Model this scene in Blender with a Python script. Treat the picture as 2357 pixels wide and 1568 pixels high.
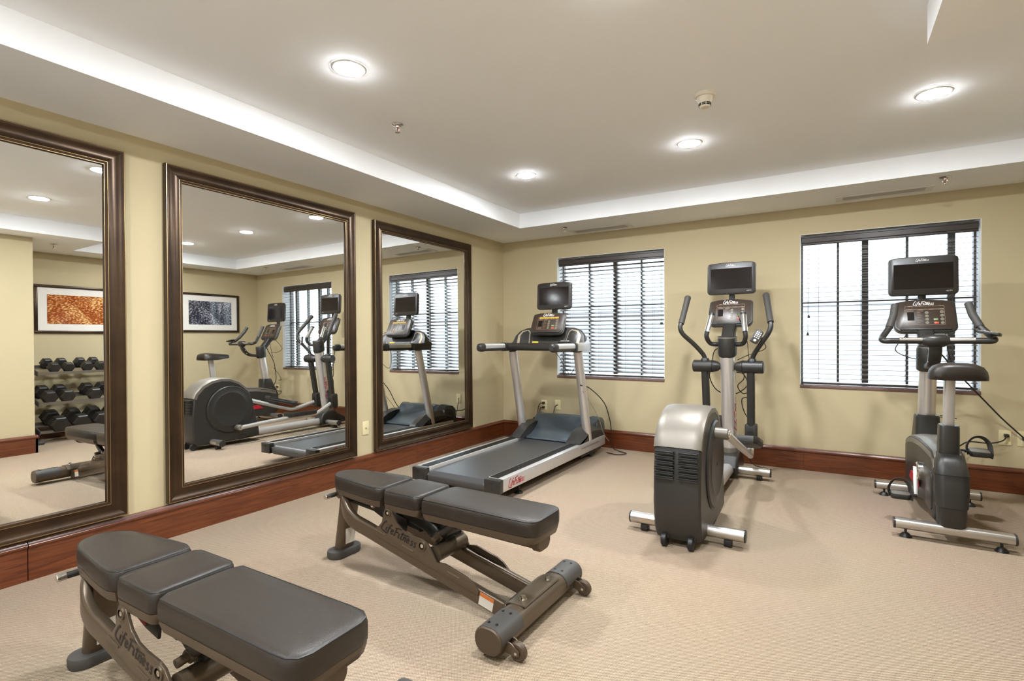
import bpy, bmesh, math, random
from mathutils import Vector, Matrix
random.seed(7)
SC = bpy.context.scene
COL = SC.collection
for o in list(bpy.data.objects): bpy.data.objects.remove(o)

# ------------------------------------------------------------------ camera, world, exposure
def make_camera():
    y, p, r = (math.radians(a) for a in (31.5007, -0.3379, -0.1779))
    F = Vector((-math.sin(y)*math.cos(p), math.cos(y)*math.cos(p), math.sin(p)))
    R0 = Vector((math.cos(y), math.sin(y), 0)); U0 = R0.cross(F)
    R = math.cos(r)*R0 + math.sin(r)*U0; U = -math.sin(r)*R0 + math.cos(r)*U0
    cd = bpy.data.cameras.new('camera'); cd.sensor_width = 36; cd.sensor_fit = 'HORIZONTAL'
    cd.lens = 36*1182.754/2357; cd.shift_y = (786.153-784)/2357; cd.clip_start = 0.05; cd.clip_end = 300
    co = bpy.data.objects.new('camera', cd); COL.objects.link(co)
    m = Matrix((R, U, -F)).transposed().to_4x4(); m.translation = Vector((3.4438, -5.4183, 1.2137))
    co.matrix_world = m; SC.camera = co
make_camera()
SKY = (0.78, 0.89, 1.0); SKY_STRENGTH = 3.1
LAMP_COL = (0.92, 0.96, 1.0); LAMP_STRENGTH = 560.0
w = bpy.data.worlds.new('sky'); SC.world = w; w.use_nodes = True
bg = w.node_tree.nodes['Background']; bg.inputs[0].default_value = (*SKY, 1); bg.inputs[1].default_value = SKY_STRENGTH
SC.view_settings.view_transform = 'Standard'; SC.view_settings.look = 'None'
SC.view_settings.exposure = 0.56; SC.view_settings.gamma = 1.0; SC.view_settings.use_curve_mapping = False
SC.cycles.max_bounces = 7; SC.cycles.diffuse_bounces = 4; SC.cycles.glossy_bounces = 5; SC.cycles.transmission_bounces = 2
SC.cycles.use_adaptive_sampling = True; SC.cycles.adaptive_threshold = 0.12
SC.cycles.use_denoising = True
SC.cycles.sample_clamp_indirect = 6.0
SC.cycles.caustics_reflective = False; SC.cycles.caustics_refractive = False

def portal(x, z, sx, sz):
    l = bpy.data.lights.new('window_portal', 'AREA'); l.shape = 'RECTANGLE'; l.size = sx; l.size_y = sz
    l.cycles.is_portal = True
    o = bpy.data.objects.new('window_portal', l); COL.objects.link(o)
    o.location = (x, 0.30, z); o.rotation_euler = (math.radians(-90), 0, 0)

# ------------------------------------------------------------------ materials
def mat(name, col, rough=0.5, metal=0.0, spec=0.5, noise=0.0, nscale=40, bump=0.0, bscale=200, coat=0.0, emit=0.0, aniso=None):
    m = bpy.data.materials.new(name); m.use_nodes = True
    nt = m.node_tree; b = nt.nodes['Principled BSDF']
    b.inputs['Base Color'].default_value = (*col, 1); b.inputs['Roughness'].default_value = rough
    b.inputs['Metallic'].default_value = metal; b.inputs['Specular IOR Level'].default_value = spec
    b.inputs['Coat Weight'].default_value = coat
    if emit:
        b.inputs['Emission Color'].default_value = (*col, 1); b.inputs['Emission Strength'].default_value = emit
    tc = nt.nodes.new('ShaderNodeTexCoord')
    if noise:
        n = nt.nodes.new('ShaderNodeTexNoise'); n.inputs['Scale'].default_value = nscale; n.inputs['Detail'].default_value = 4
        nt.links.new(tc.outputs['Object'], n.inputs['Vector'])
        mx = nt.nodes.new('ShaderNodeMix'); mx.data_type = 'RGBA'
        mx.inputs['A'].default_value = (*[c*(1-noise) for c in col], 1); mx.inputs['B'].default_value = (*[min(1, c*(1+noise)) for c in col], 1)
        nt.links.new(n.outputs['Fac'], mx.inputs['Factor']); nt.links.new(mx.outputs['Result'], b.inputs['Base Color'])
    if bump:
        n2 = nt.nodes.new('ShaderNodeTexNoise'); n2.inputs['Scale'].default_value = bscale; n2.inputs['Detail'].default_value = 3
        nt.links.new(tc.outputs['Object'], n2.inputs['Vector'])
        bp = nt.nodes.new('ShaderNodeBump'); bp.inputs['Strength'].default_value = bump; bp.inputs['Distance'].default_value = 0.002
        nt.links.new(n2.outputs['Fac'], bp.inputs['Height']); nt.links.new(bp.outputs['Normal'], b.inputs['Normal'])
    return m

M = {}
M['wall'] = mat('wall_paint', (0.525, 0.440, 0.268), 0.75, noise=0.03, nscale=3, bump=0.05, bscale=400)
M['ceil'] = mat('ceiling_paint', (0.93, 0.945, 0.96), 0.85, noise=0.015, nscale=2)
M['white'] = mat('white_paint', (0.78, 0.78, 0.76), 0.4)
M['reveal'] = mat('window_reveal_paint', (0.85, 0.85, 0.83), 0.6, noise=0.03, nscale=4)
M['ivory'] = mat('ivory_plastic', (0.72, 0.62, 0.36), 0.35)
M['ivory_dark'] = mat('outlet_slot', (0.25, 0.2, 0.11), 0.5)
M['detector'] = mat('detector_plastic', (0.72, 0.66, 0.54), 0.4)
M['black'] = mat('black_plastic', (0.012, 0.012, 0.012), 0.4)
M['cable'] = mat('cable_rubber', (0.01, 0.009, 0.008), 0.5)
M['cable_grey'] = mat('grey_cable', (0.3, 0.29, 0.27), 0.5)
M['charcoal'] = mat('charcoal_plastic', (0.025, 0.023, 0.020), 0.36, noise=0.1, nscale=60, bump=0.03, bscale=900)
M['console'] = mat('console_face', (0.036, 0.022, 0.014), 0.32, noise=0.08, nscale=9)
M['bezel'] = mat('tv_bezel', (0.017, 0.014, 0.0115), 0.33)
M['screen'] = mat('tv_screen', (0.012, 0.009, 0.008), 0.10, spec=0.35)
M['silver'] = mat('silver_paint', (0.60, 0.58, 0.56), 0.33, metal=0.55, noise=0.04, nscale=20)
M['silver_tube'] = mat('silver_tube', (0.66, 0.62, 0.58), 0.28, metal=0.65, noise=0.03, nscale=8)
M['pewter'] = mat('pewter_plastic', (0.21, 0.188, 0.158), 0.44, metal=0.5, noise=0.04, nscale=12)
M['shroud'] = mat('shroud_plastic', (0.035, 0.033, 0.030), 0.40, metal=0.2, noise=0.06, nscale=40)
M['hood'] = mat('treadmill_hood_plastic', (0.080, 0.100, 0.118), 0.30, metal=0.25, noise=0.05, nscale=20)
M['belt'] = mat('treadmill_belt', (0.045, 0.045, 0.047), 0.36, spec=0.8, noise=0.12, nscale=25, bump=0.08, bscale=600)
M['chrome'] = mat('chrome', (0.75, 0.73, 0.70), 0.15, metal=1.0)
M['steel'] = mat('brushed_steel', (0.55, 0.52, 0.48), 0.30, metal=0.9)
M['bronze'] = mat('bronze_powder_coat', (0.115, 0.084, 0.055), 0.32, metal=0.45, noise=0.06, nscale=50)
M['bronze_dark'] = mat('dark_bronze_shell', (0.085, 0.058, 0.036), 0.42, metal=0.2, noise=0.05, nscale=30)
M['leather'] = mat('black_vinyl', (0.022, 0.016, 0.0115), 0.40, spec=0.45, noise=0.15, nscale=30, bump=0.25, bscale=260)
M['rubber'] = mat('dark_rubber', (0.05, 0.045, 0.04), 0.6)
M['rubber_grey'] = mat('grey_rubber', (0.055, 0.051, 0.046), 0.5)
M['red'] = mat('red_lettering', (0.45, 0.012, 0.03), 0.5)
M['dark_text'] = mat('black_lettering', (0.012, 0.008, 0.006), 0.5)
M['white_text'] = mat('white_lettering', (0.75, 0.72, 0.68), 0.5)
M['line'] = mat('copper_line', (0.30, 0.20, 0.12), 0.5)
M['grey_text'] = mat('grey_lettering', (0.06, 0.06, 0.06), 0.5)
M['btn_green'] = mat('green_button', (0.16, 0.24, 0.09), 0.4)
M['btn_red'] = mat('red_button', (0.55, 0.07, 0.04), 0.4)
M['btn_grey'] = mat('olive_button', (0.10, 0.12, 0.08), 0.4)
M['led'] = mat('amber_led', (1.0, 0.50, 0.03), 0.5, emit=1.1)
M['tan'] = mat('tan_trim', (0.42, 0.33, 0.23), 0.4, metal=0.3)
M['granite'] = mat('granite_sill', (0.16, 0.095, 0.08), 0.25, noise=0.6, nscale=260)
M['slat'] = mat('skylit_wood_slat', (0.085, 0.066, 0.056), 0.28, spec=0.9, noise=0.15, nscale=30, coat=0.8)  # same wood as the valance, lightened: sky light on the slats in the colour
M['valance'] = mat('dark_wood_valance', (0.040, 0.030, 0.025), 0.35, noise=0.2, nscale=20)
M['frame_dark'] = mat('window_frame_paint', (0.17, 0.165, 0.16), 0.5)
M['cord'] = mat('blind_cord', (0.04, 0.035, 0.03), 0.7)
M['mat_board'] = mat('picture_mat_board', (0.78, 0.74, 0.68), 0.7)
M['tag_paper'] = mat('sticker_paper', (0.70, 0.66, 0.58), 0.5)
M['tag_orange'] = mat('sticker_orange', (0.62, 0.16, 0.03), 0.5)
M['tag_red'] = mat('warning_red', (0.28, 0.03, 0.02), 0.5)
M['vent'] = mat('vent_grille', (0.52, 0.50, 0.49), 0.5)
M['hex'] = mat('dumbbell_rubber', (0.016, 0.014, 0.012), 0.38)
M['asphalt'] = mat('outside_pavement', (0.72, 0.72, 0.70), 0.9, noise=0.1, nscale=2)
M['facade'] = mat('pale_facade', (0.62, 0.63, 0.66), 0.8, noise=0.05, nscale=1)
M['facade_win'] = mat('facade_window', (0.36, 0.35, 0.40), 0.3)

def carpet():
    m = bpy.data.materials.new('ribbed_carpet'); m.use_nodes = True
    nt = m.node_tree; b = nt.nodes['Principled BSDF']; b.inputs['Roughness'].default_value = 0.95; b.inputs['Specular IOR Level'].default_value = 0.1
    tc = nt.nodes.new('ShaderNodeTexCoord')
    mp = nt.nodes.new('ShaderNodeMapping'); mp.inputs['Rotation'].default_value = (0, 0, math.radians(52))
    nt.links.new(tc.outputs['Object'], mp.inputs['Vector'])
    wv = nt.nodes.new('ShaderNodeTexWave'); wv.wave_type = 'BANDS'; wv.bands_direction = 'X'
    wv.inputs['Scale'].default_value = 38; wv.inputs['Distortion'].default_value = 1.5; wv.inputs['Detail'].default_value = 1.0; wv.inputs['Detail Scale'].default_value = 3
    w2 = nt.nodes.new('ShaderNodeTexWave'); w2.wave_type = 'BANDS'; w2.bands_direction = 'Y'
    w2.inputs['Scale'].default_value = 58; w2.inputs['Distortion'].default_value = 2.2; w2.inputs['Detail'].default_value = 1.0
    for k in (wv, w2): nt.links.new(mp.outputs['Vector'], k.inputs['Vector'])
    n = nt.nodes.new('ShaderNodeTexNoise'); n.inputs['Scale'].default_value = 240; n.inputs['Detail'].default_value = 3
    n3 = nt.nodes.new('ShaderNodeTexNoise'); n3.inputs['Scale'].default_value = 1.3; n3.inputs['Detail'].default_value = 3
    mp2 = nt.nodes.new('ShaderNodeMapping'); mp2.inputs['Scale'].default_value = (1, 1, 1)
    nt.links.new(tc.outputs['Object'], n.inputs['Vector']); nt.links.new(tc.outputs['Object'], n3.inputs['Vector'])
    def math_(op, a, bb):
        k = nt.nodes.new('ShaderNodeMath'); k.operation = op
        for i, s in enumerate((a, bb)):
            if isinstance(s, (int, float)): k.inputs[i].default_value = s
            else: nt.links.new(s, k.inputs[i])
        return k.outputs[0]
    h = math_('ADD', math_('MULTIPLY', wv.outputs['Fac'], 0.55), math_('MULTIPLY', w2.outputs['Fac'], 0.25))
    h = math_('ADD', h, math_('MULTIPLY', n.outputs['Fac'], 0.35))
    cr = nt.nodes.new('ShaderNodeValToRGB')
    cr.color_ramp.elements[0].position = 0.15; cr.color_ramp.elements[0].color = (0.180, 0.128, 0.082, 1)
    cr.color_ramp.elements[1].position = 0.85; cr.color_ramp.elements[1].color = (0.555, 0.435, 0.318, 1)
    nt.links.new(h, cr.inputs['Fac'])
    mx = nt.nodes.new('ShaderNodeMix'); mx.data_type = 'RGBA'; mx.blend_type = 'MULTIPLY'; mx.inputs['Factor'].default_value = 0.12
    nt.links.new(cr.outputs['Color'], mx.inputs['A']); nt.links.new(n3.outputs['Color'], mx.inputs['B'])
    nt.links.new(mx.outputs['Result'], b.inputs['Base Color'])
    bp = nt.nodes.new('ShaderNodeBump'); bp.inputs['Strength'].default_value = 0.8; bp.inputs['Distance'].default_value = 0.005
    nt.links.new(h, bp.inputs['Height']); nt.links.new(bp.outputs['Normal'], b.inputs['Normal'])
    return m
M['carpet'] = carpet()

def wood(name, axis):
    m = bpy.data.materials.new(name); m.use_nodes = True
    nt = m.node_tree; b = nt.nodes['Principled BSDF']; b.inputs['Roughness'].default_value = 0.28; b.inputs['Specular IOR Level'].default_value = 0.5
    b.inputs['Coat Weight'].default_value = 0.25; b.inputs['Coat Roughness'].default_value = 0.2
    tc = nt.nodes.new('ShaderNodeTexCoord'); mp = nt.nodes.new('ShaderNodeMapping')
    sc = [34, 34, 34]; sc['xyz'.index(axis)] = 2.2; mp.inputs['Scale'].default_value = sc
    nt.links.new(tc.outputs['Object'], mp.inputs['Vector'])
    n = nt.nodes.new('ShaderNodeTexNoise'); n.inputs['Scale'].default_value = 1.6; n.inputs['Detail'].default_value = 6; n.inputs['Distortion'].default_value = 1.4
    nt.links.new(mp.outputs['Vector'], n.inputs['Vector'])
    cr = nt.nodes.new('ShaderNodeValToRGB')
    e = cr.color_ramp.elements; e[0].position = 0.25; e[0].color = (0.062, 0.013, 0.0045, 1); e[1].position = 0.80; e[1].color = (0.185, 0.050, 0.014, 1)
    nt.links.new(n.outputs['Fac'], cr.inputs['Fac']); nt.links.new(cr.outputs['Color'], b.inputs['Base Color'])
    return m
M['wood_y'] = wood('mahogany_along_y', 'y'); M['wood_x'] = wood('mahogany_along_x', 'x')

def frame_mat():
    m = mat('bronzed_frame', (0.085, 0.048, 0.024), 0.30, metal=0.7, spec=0.8)
    nt = m.node_tree; b = nt.nodes['Principled BSDF']
    tc = nt.nodes.new('ShaderNodeTexCoord'); n = nt.nodes.new('ShaderNodeTexNoise'); n.inputs['Scale'].default_value = 5; n.inputs['Detail'].default_value = 6
    nt.links.new(tc.outputs['Object'], n.inputs['Vector'])
    cr = nt.nodes.new('ShaderNodeValToRGB'); e = cr.color_ramp.elements
    e[0].position = 0.3; e[0].color = (0.032, 0.018, 0.010, 1); e[1].position = 0.75; e[1].color = (0.070, 0.039, 0.019, 1)
    nt.links.new(n.outputs['Fac'], cr.inputs['Fac']); nt.links.new(cr.outputs['Color'], b.inputs['Base Color'])
    return m
M['frame'] = frame_mat()
M['gilt'] = mat('gilt_bead', (0.52, 0.34, 0.15), 0.28, metal=0.8, noise=0.25, nscale=30)
M['mirror'] = mat('mirror_silver', (0.93, 0.94, 0.93), 0.0, metal=1.0)

def glass_mat():
    m = bpy.data.materials.new('window_glass'); m.use_nodes = True; nt = m.node_tree
    out = nt.nodes['Material Output']; nt.nodes.remove(nt.nodes['Principled BSDF'])
    t = nt.nodes.new('ShaderNodeBsdfTransparent'); t.inputs[0].default_value = (0.96, 0.98, 0.97, 1)
    g = nt.nodes.new('ShaderNodeBsdfGlossy'); g.inputs['Roughness'].default_value = 0.02
    lw = nt.nodes.new('ShaderNodeLayerWeight'); lw.inputs[0].default_value = 0.5
    pw = nt.nodes.new('ShaderNodeMath'); pw.operation = 'POWER'; pw.inputs[1].default_value = 5.0
    fr = nt.nodes.new('ShaderNodeMath'); fr.operation = 'MULTIPLY_ADD'; fr.inputs[1].default_value = 0.9; fr.inputs[2].default_value = 0.03
    nt.links.new(lw.outputs['Facing'], pw.inputs[0]); nt.links.new(pw.outputs[0], fr.inputs[0])
    mx = nt.nodes.new('ShaderNodeMixShader')
    nt.links.new(fr.outputs[0], mx.inputs[0]); nt.links.new(t.outputs[0], mx.inputs[1]); nt.links.new(g.outputs[0], mx.inputs[2]); nt.links.new(mx.outputs[0], out.inputs[0])
    return m
M['glass'] = glass_mat()
M['lens'] = mat('lamp_lens', LAMP_COL, 0.4, emit=LAMP_STRENGTH)

def picture_mat(name, lo, mid, hi):
    m = bpy.data.materials.new(name); m.use_nodes = True; nt = m.node_tree; b = nt.nodes['Principled BSDF']
    b.inputs['Roughness'].default_value = 0.06
    tc = nt.nodes.new('ShaderNodeTexCoord'); mp = nt.nodes.new('ShaderNodeMapping'); mp.inputs['Scale'].default_value = (1, 16, 34); mp.inputs['Rotation'].default_value = (0.25, 0, 0)
    nt.links.new(tc.outputs['Object'], mp.inputs['Vector'])
    n = nt.nodes.new('ShaderNodeTexNoise'); n.inputs['Scale'].default_value = 2.2; n.inputs['Detail'].default_value = 3
    nt.links.new(mp.outputs['Vector'], n.inputs['Vector'])
    gr = nt.nodes.new('ShaderNodeTexNoise'); gr.inputs['Scale'].default_value = 5; gr.inputs['Detail'].default_value = 2
    nt.links.new(tc.outputs['Object'], gr.inputs['Vector'])
    ad = nt.nodes.new('ShaderNodeMath'); ad.operation = 'MULTIPLY_ADD'; ad.inputs[1].default_value = 0.45; ad.inputs[2].default_value = -0.2
    nt.links.new(gr.outputs['Fac'], ad.inputs[0])
    a2 = nt.nodes.new('ShaderNodeMath'); a2.operation = 'ADD'
    nt.links.new(n.outputs['Fac'], a2.inputs[0]); nt.links.new(ad.outputs[0], a2.inputs[1])
    cr = nt.nodes.new('ShaderNodeValToRGB'); e = cr.color_ramp.elements
    e[0].position = 0.42; e[0].color = (*lo, 1); e[1].position = 0.66; e[1].color = (*hi, 1)
    k = e.new(0.54); k.color = (*mid, 1)
    nt.links.new(a2.outputs[0], cr.inputs['Fac']); nt.links.new(cr.outputs['Color'], b.inputs['Base Color'])
    return m
M['print_orange'] = picture_mat('autumn_photo_print', (0.26, 0.055, 0.012), (0.42, 0.12, 0.03), (0.80, 0.52, 0.22))
M['print_blue'] = picture_mat('night_photo_print', (0.02, 0.02, 0.035), (0.05, 0.05, 0.075), (0.42, 0.42, 0.45))

# ------------------------------------------------------------------ mesh helpers (all return (verts, faces))
def join(*parts):
    V, Fa = [], []
    for v, f in parts:
        o = len(V); V += [tuple(p) for p in v]; Fa += [tuple(i+o for i in q) for q in f]
    return V, Fa
def bm_out(bm):
    bm.verts.ensure_lookup_table(); bm.verts.index_update()
    r = ([tuple(v.co) for v in bm.verts], [tuple(v.index for v in f.verts) for f in bm.faces]); bm.free(); return r
def box(x0, x1, y0, y1, z0, z1, bev=0.0, seg=2):
    bm = bmesh.new(); bmesh.ops.create_cube(bm, size=1)
    for v in bm.verts: v.co = Vector(((x0+x1)/2+v.co.x*(x1-x0), (y0+y1)/2+v.co.y*(y1-y0), (z0+z1)/2+v.co.z*(z1-z0)))
    if bev: bmesh.ops.bevel(bm, geom=list(bm.edges), offset=bev, segments=seg, affect='EDGES', profile=0.5, clamp_overlap=True)
    return bm_out(bm)
def prism(pts, plane, d0, d1, bev=0.0, seg=2):
    def P(u, v, d): return {'xy': (u, v, d), 'xz': (u, d, v), 'yz': (d, u, v)}[plane]
    bm = bmesh.new(); n = len(pts)
    a = [bm.verts.new(P(u, v, d0)) for u, v in pts]; b = [bm.verts.new(P(u, v, d1)) for u, v in pts]
    fa = bm.faces.new(a); fb = bm.faces.new(b[::-1])
    for i in range(n): bm.faces.new((a[i], b[i], b[(i+1) % n], a[(i+1) % n]))
    bmesh.ops.recalc_face_normals(bm, faces=list(bm.faces))
    if bev:
        ed = [e for e in bm.edges if (e.verts[0] in a and e.verts[1] in a) or (e.verts[0] in b and e.verts[1] in b)]
        bmesh.ops.bevel(bm, geom=ed, offset=bev, segments=seg, affect='EDGES', profile=0.5, clamp_overlap=True)
    return bm_out(bm)
def rrect(w, h, r, n=5, cx=0, cy=0):
    out = []
    for (sx, sy, a0) in ((1, 1, 0), (-1, 1, 90), (-1, -1, 180), (1, -1, 270)):
        for i in range(n+1):
            a = math.radians(a0+90*i/n); out.append((cx+sx*(w/2-r)+r*math.cos(a), cy+sy*(h/2-r)+r*math.sin(a)))
    return out
def catmull(pts, k=6):
    P = [Vector(p) for p in pts]; P = [P[0]*2-P[1]]+P+[P[-1]*2-P[-2]]; out = []
    for i in range(1, len(P)-2):
        for j in range(k):
            t = j/k; a, b, c, d = P[i-1:i+3]
            out.append(0.5*((2*b)+(c-a)*t+(2*a-5*b+4*c-d)*t*t+(3*b-a-3*c+d)*t**3))
    out.append(P[-2]); return out
def circle(r, n=12, ry=None): return [(r*math.cos(2*math.pi*i/n), (ry or r)*math.sin(2*math.pi*i/n)) for i in range(n)]
def sweep(path, prof, up=(0, 0, 1), scales=None, cap=True, n=12, fixed=False):
    if not isinstance(prof, list): prof = circle(prof, n)
    path = [Vector(p) for p in path]; up = Vector(up); V, Fa = [], []; m = len(prof); nrm = None
    for i, p in enumerate(path):
        t = (path[min(i+1, len(path)-1)]-path[max(i-1, 0)]).normalized()
        if nrm is None or fixed:
            nrm = up-t*up.dot(t)
            if nrm.length < 1e-3: nrm = Vector((1, 0, 0))-t*t.x
            if nrm.length < 1e-3: nrm = Vector((0, 1, 0))
        else: nrm = nrm-t*nrm.dot(t)
        nrm.normalize(); s = t.cross(nrm); k = scales[i] if scales else 1
        for u, v in prof: V.append(tuple(p+s*u*k+nrm*v*k))
    for i in range(len(path)-1):
        for j in range(m): Fa.append((i*m+j, i*m+(j+1) % m, (i+1)*m+(j+1) % m, (i+1)*m+j))
    if cap: Fa.append(tuple(range(m))[::-1]); Fa.append(tuple(range((len(path)-1)*m, len(path)*m)))
    return V, Fa
def lathe(prof, c, axis='z', n=24):
    V, Fa = [], []; m = len(prof)
    for i in range(n):
        a = 2*math.pi*i/n; ca, sa = math.cos(a), math.sin(a)
        for r, h in prof:
            q = {'z': (r*ca, r*sa, h), 'x': (h, r*ca, r*sa), 'y': (r*sa, h, r*ca)}[axis]
            V.append((c[0]+q[0], c[1]+q[1], c[2]+q[2]))
    for i in range(n):
        k = (i+1) % n
        for j in range(m-1): Fa.append((i*m+j, k*m+j, k*m+j+1, i*m+j+1))
    return V, Fa
def cyl(c0, c1, r, n=16, bev=0.0):
    c0, c1 = Vector(c0), Vector(c1)
    if not bev: return sweep([c0, c1], r, n=n)
    d = (c1-c0).normalized()*bev
    return sweep([c0, c0+d, c1-d, c1], r, n=n, scales=[1-bev/r, 1, 1, 1-bev/r])
def loft(rings, cap=True):
    m = len(rings[0]); V = [p for r in rings for p in r]; Fa = []
    for i in range(len(rings)-1):
        for j in range(m): Fa.append((i*m+j, i*m+(j+1) % m, (i+1)*m+(j+1) % m, (i+1)*m+j))
    if cap: Fa += [tuple(range(m))[::-1], tuple(range((len(rings)-1)*m, len(rings)*m))]
    return V, Fa
def xf(vf, m): return [tuple(m @ Vector(p)) for p in vf[0]], vf[1]
def ribbon(pts, wd, fn):
    P = [Vector((p[0], p[1])) for p in pts]; V, Fa = [], []
    for i, p in enumerate(P):
        d = (P[min(i+1, len(P)-1)]-P[max(i-1, 0)]).normalized(); s = Vector((-d.y, d.x))*wd/2
        V += [fn(*(p+s)), fn(*(p-s))]
    for i in range(len(P)-1): Fa.append((2*i, 2*i+1, 2*i+3, 2*i+2))
    return V, Fa
def mesh(name, vf, m, sharp=35, smooth=True):
    me = bpy.data.meshes.new(name); me.from_pydata([tuple(v) for v in vf[0]], [], vf[1])
    bm = bmesh.new(); bm.from_mesh(me); bmesh.ops.recalc_face_normals(bm, faces=list(bm.faces)); bm.to_mesh(me); bm.free()
    for k in (m if isinstance(m, list) else [m]): me.materials.append(M[k] if isinstance(k, str) else k)
    if smooth:
        for p in me.polygons: p.use_smooth = True
        me.set_sharp_from_angle(angle=math.radians(sharp))
    return me
def add(name, vf, m, parent=None, label=None, sharp=35, smooth=True, kind=None):
    o = bpy.data.objects.new(name, vf if isinstance(vf, bpy.types.Mesh) else mesh(name, vf, m, sharp, smooth)); COL.objects.link(o)
    if parent: o.parent = parent
    if label: o['label'] = label
    if kind: o['kind'] = kind
    return o
def thing(name, label, cat, loc=(0, 0, 0), rz=0.0, group=None):
    o = bpy.data.objects.new(name, None); COL.objects.link(o); o.empty_display_size = 0.1
    o.location = loc; o.rotation_euler = (0, 0, rz); o['label'] = label; o['category'] = cat
    if group: o['group'] = group
    return o
def tag(o, label, cat, group=None):
    o['label'] = label; o['category'] = cat
    if group: o['group'] = group
    return o
def struct(name, vf, m, smooth=False): return add(name, vf, m, None, kind='structure', smooth=smooth)
def copy_tree(o, parent=None):
    c = o.copy(); COL.objects.link(c); c.parent = parent
    for ch in list(o.children): copy_tree(ch, c)
    return c

# brush-script lettering from strokes
def logo_strokes():
    e = [(0, .5), (.42, .66), (.38, .95), (.14, .95), (0, .5), (.12, .08), (.52, .25)]
    s = [(.42, .95), (.12, .88), (.14, .6), (.36, .38), (.26, .06), (-.06, .1)]
    sh = lambda q, d: [(x+d, y) for x, y in q]
    return [[(.62, 1.75), (.33, 1.9), (-.12, .12), (1.35, -.28)], [(.92, 1.0), (.78, .1)], [(1.02, 1.42), (1.12, 1.5)],
            [(1.95, 1.62), (1.72, 1.78), (1.55, 1.35), (1.22, -.1)], [(1.22, .98), (1.86, 1.05)], sh(e, 1.95),
            [(3.02, 1.75), (2.72, -.05)], [(2.62, 1.58), (3.3, 1.85), (4.0, 1.88)], [(2.86, .95), (3.5, 1.02)],
            [(3.72, .98), (3.6, .1), (3.86, .16)], [(4.42, 1.6), (4.15, .12), (4.42, .16)], [(4.0, 1.12), (5.75, 1.42)],
            [(4.78, .95), (4.64, .04)], [(4.7, .55), (5.02, .95), (5.16, .78), (5.06, .08), (5.24, .14)],
            sh(e, 5.45), sh(s, 6.25), sh(s, 6.95)]
LOGO_W = 7.5
def logo(fn, width, weight=0.2, slant=0.22):
    k = width/LOGO_W
    out = []
    for st in logo_strokes():
        st = [(x+slant*y, y) for x, y in st]
        q = catmull([(x, y, 0) for x, y in st], 3) if len(st) > 2 else [Vector((x, y, 0)) for x, y in st]
        out.append(ribbon([(p.x*k, p.y*k) for p in q], weight*k, fn))
    return join(*out)
GLY = {'H': [[(0, 0), (0, 1)], [(.7, 0), (.7, 1)], [(0, .5), (.7, .5)]], 'D': [[(0, 0), (0, 1), (.5, 1), (.75, .5), (.5, 0), (0, 0)]],
       'T': [[(0, 1), (.8, 1)], [(.4, 1), (.4, 0)]], 'V': [[(0, 1), (.4, 0), (.8, 1)]]}
def text_strokes(s, fn, h, weight=0.16):
    out = []; x = 0
    for ch in s:
        for st in GLY[ch]: out.append(ribbon([((x+a)*h*1.1, b*h) for a, b in st], weight*h, fn))
        x += 1.05
    return join(*out)
def font_text(s, size, fn):
    cu = bpy.data.curves.new('lettering', 'FONT'); cu.body = s; cu.size = size; cu.resolution_u = 2
    ob = bpy.data.objects.new('lettering', cu); COL.objects.link(ob)
    me = bpy.data.meshes.new_from_object(ob.evaluated_get(bpy.context.evaluated_depsgraph_get()))
    vf = ([fn(v.co.x, v.co.y) for v in me.vertices], [tuple(p.vertices) for p in me.polygons])
    bpy.data.objects.remove(ob); bpy.data.curves.remove(cu); bpy.data.meshes.remove(me); return vf

# ------------------------------------------------------------------ room shell
HS, TH = 2.40, 2.556            # soffit and tray heights
RW, FY = 5.20, -6.60            # right wall x, front wall y
BX, BY = 4.13, -3.32            # projecting wall block
W1 = (0.745, 1.995, 0.755, 2.152); W2 = (3.233, 4.487, 0.755, 2.157)
TX0, TX1, TX2, TY0, TYS = 0.623, 4.74, 3.79, -0.643, -2.755
FLOOR = ([(-.25, FY-.2, 0), (RW+.25, FY-.2, 0), (RW+.25, .30, 0), (-.25, .30, 0), (-.25, FY-.2, -.1), (RW+.25, FY-.2, -.1), (RW+.25, .30, -.1), (-.25, .30, -.1)],
         [(0, 1, 2, 3), (4, 7, 6, 5), (0, 4, 5, 1), (1, 5, 6, 2), (2, 6, 7, 3), (3, 7, 4, 0)])
struct('floor', FLOOR, 'carpet')
struct('wall_left', box(-.2, 0, FY, 0.0, 0, 2.8), 'wall')
def wall_with_holes(holes, x0, x1, z0, z1, y0, y1):
    xs = sorted({x0, x1, *[h[0] for h in holes], *[h[1] for h in holes]}); out = []
    zs = sorted({z0, z1, *[h[2] for h in holes], *[h[3] for h in holes]})
    for i in range(len(xs)-1):
        # merge vertically outside holes
        hz = [h for h in holes if h[0] <= xs[i] and h[1] >= xs[i+1]]
        segs = [(z0, z1)] if not hz else [(z0, hz[0][2]), (hz[0][3], z1)]
        for a, b in segs: out.append(box(xs[i], xs[i+1], y0, y1, a, b))
    return join(*out)
struct('wall_back', wall_with_holes([W1, W2], -.2, RW+.2, 0, 2.8, 0.0, 0.22), 'wall')
struct('wall_right', join(box(RW, RW+.2, BY, 0, 0, 2.8), box(BX, RW+.2, FY, BY, 0, 2.8)), 'wall')
struct('wall_front', box(-.2, RW+.2, FY-.2, FY, 0, 2.8), 'ceil')
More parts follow.
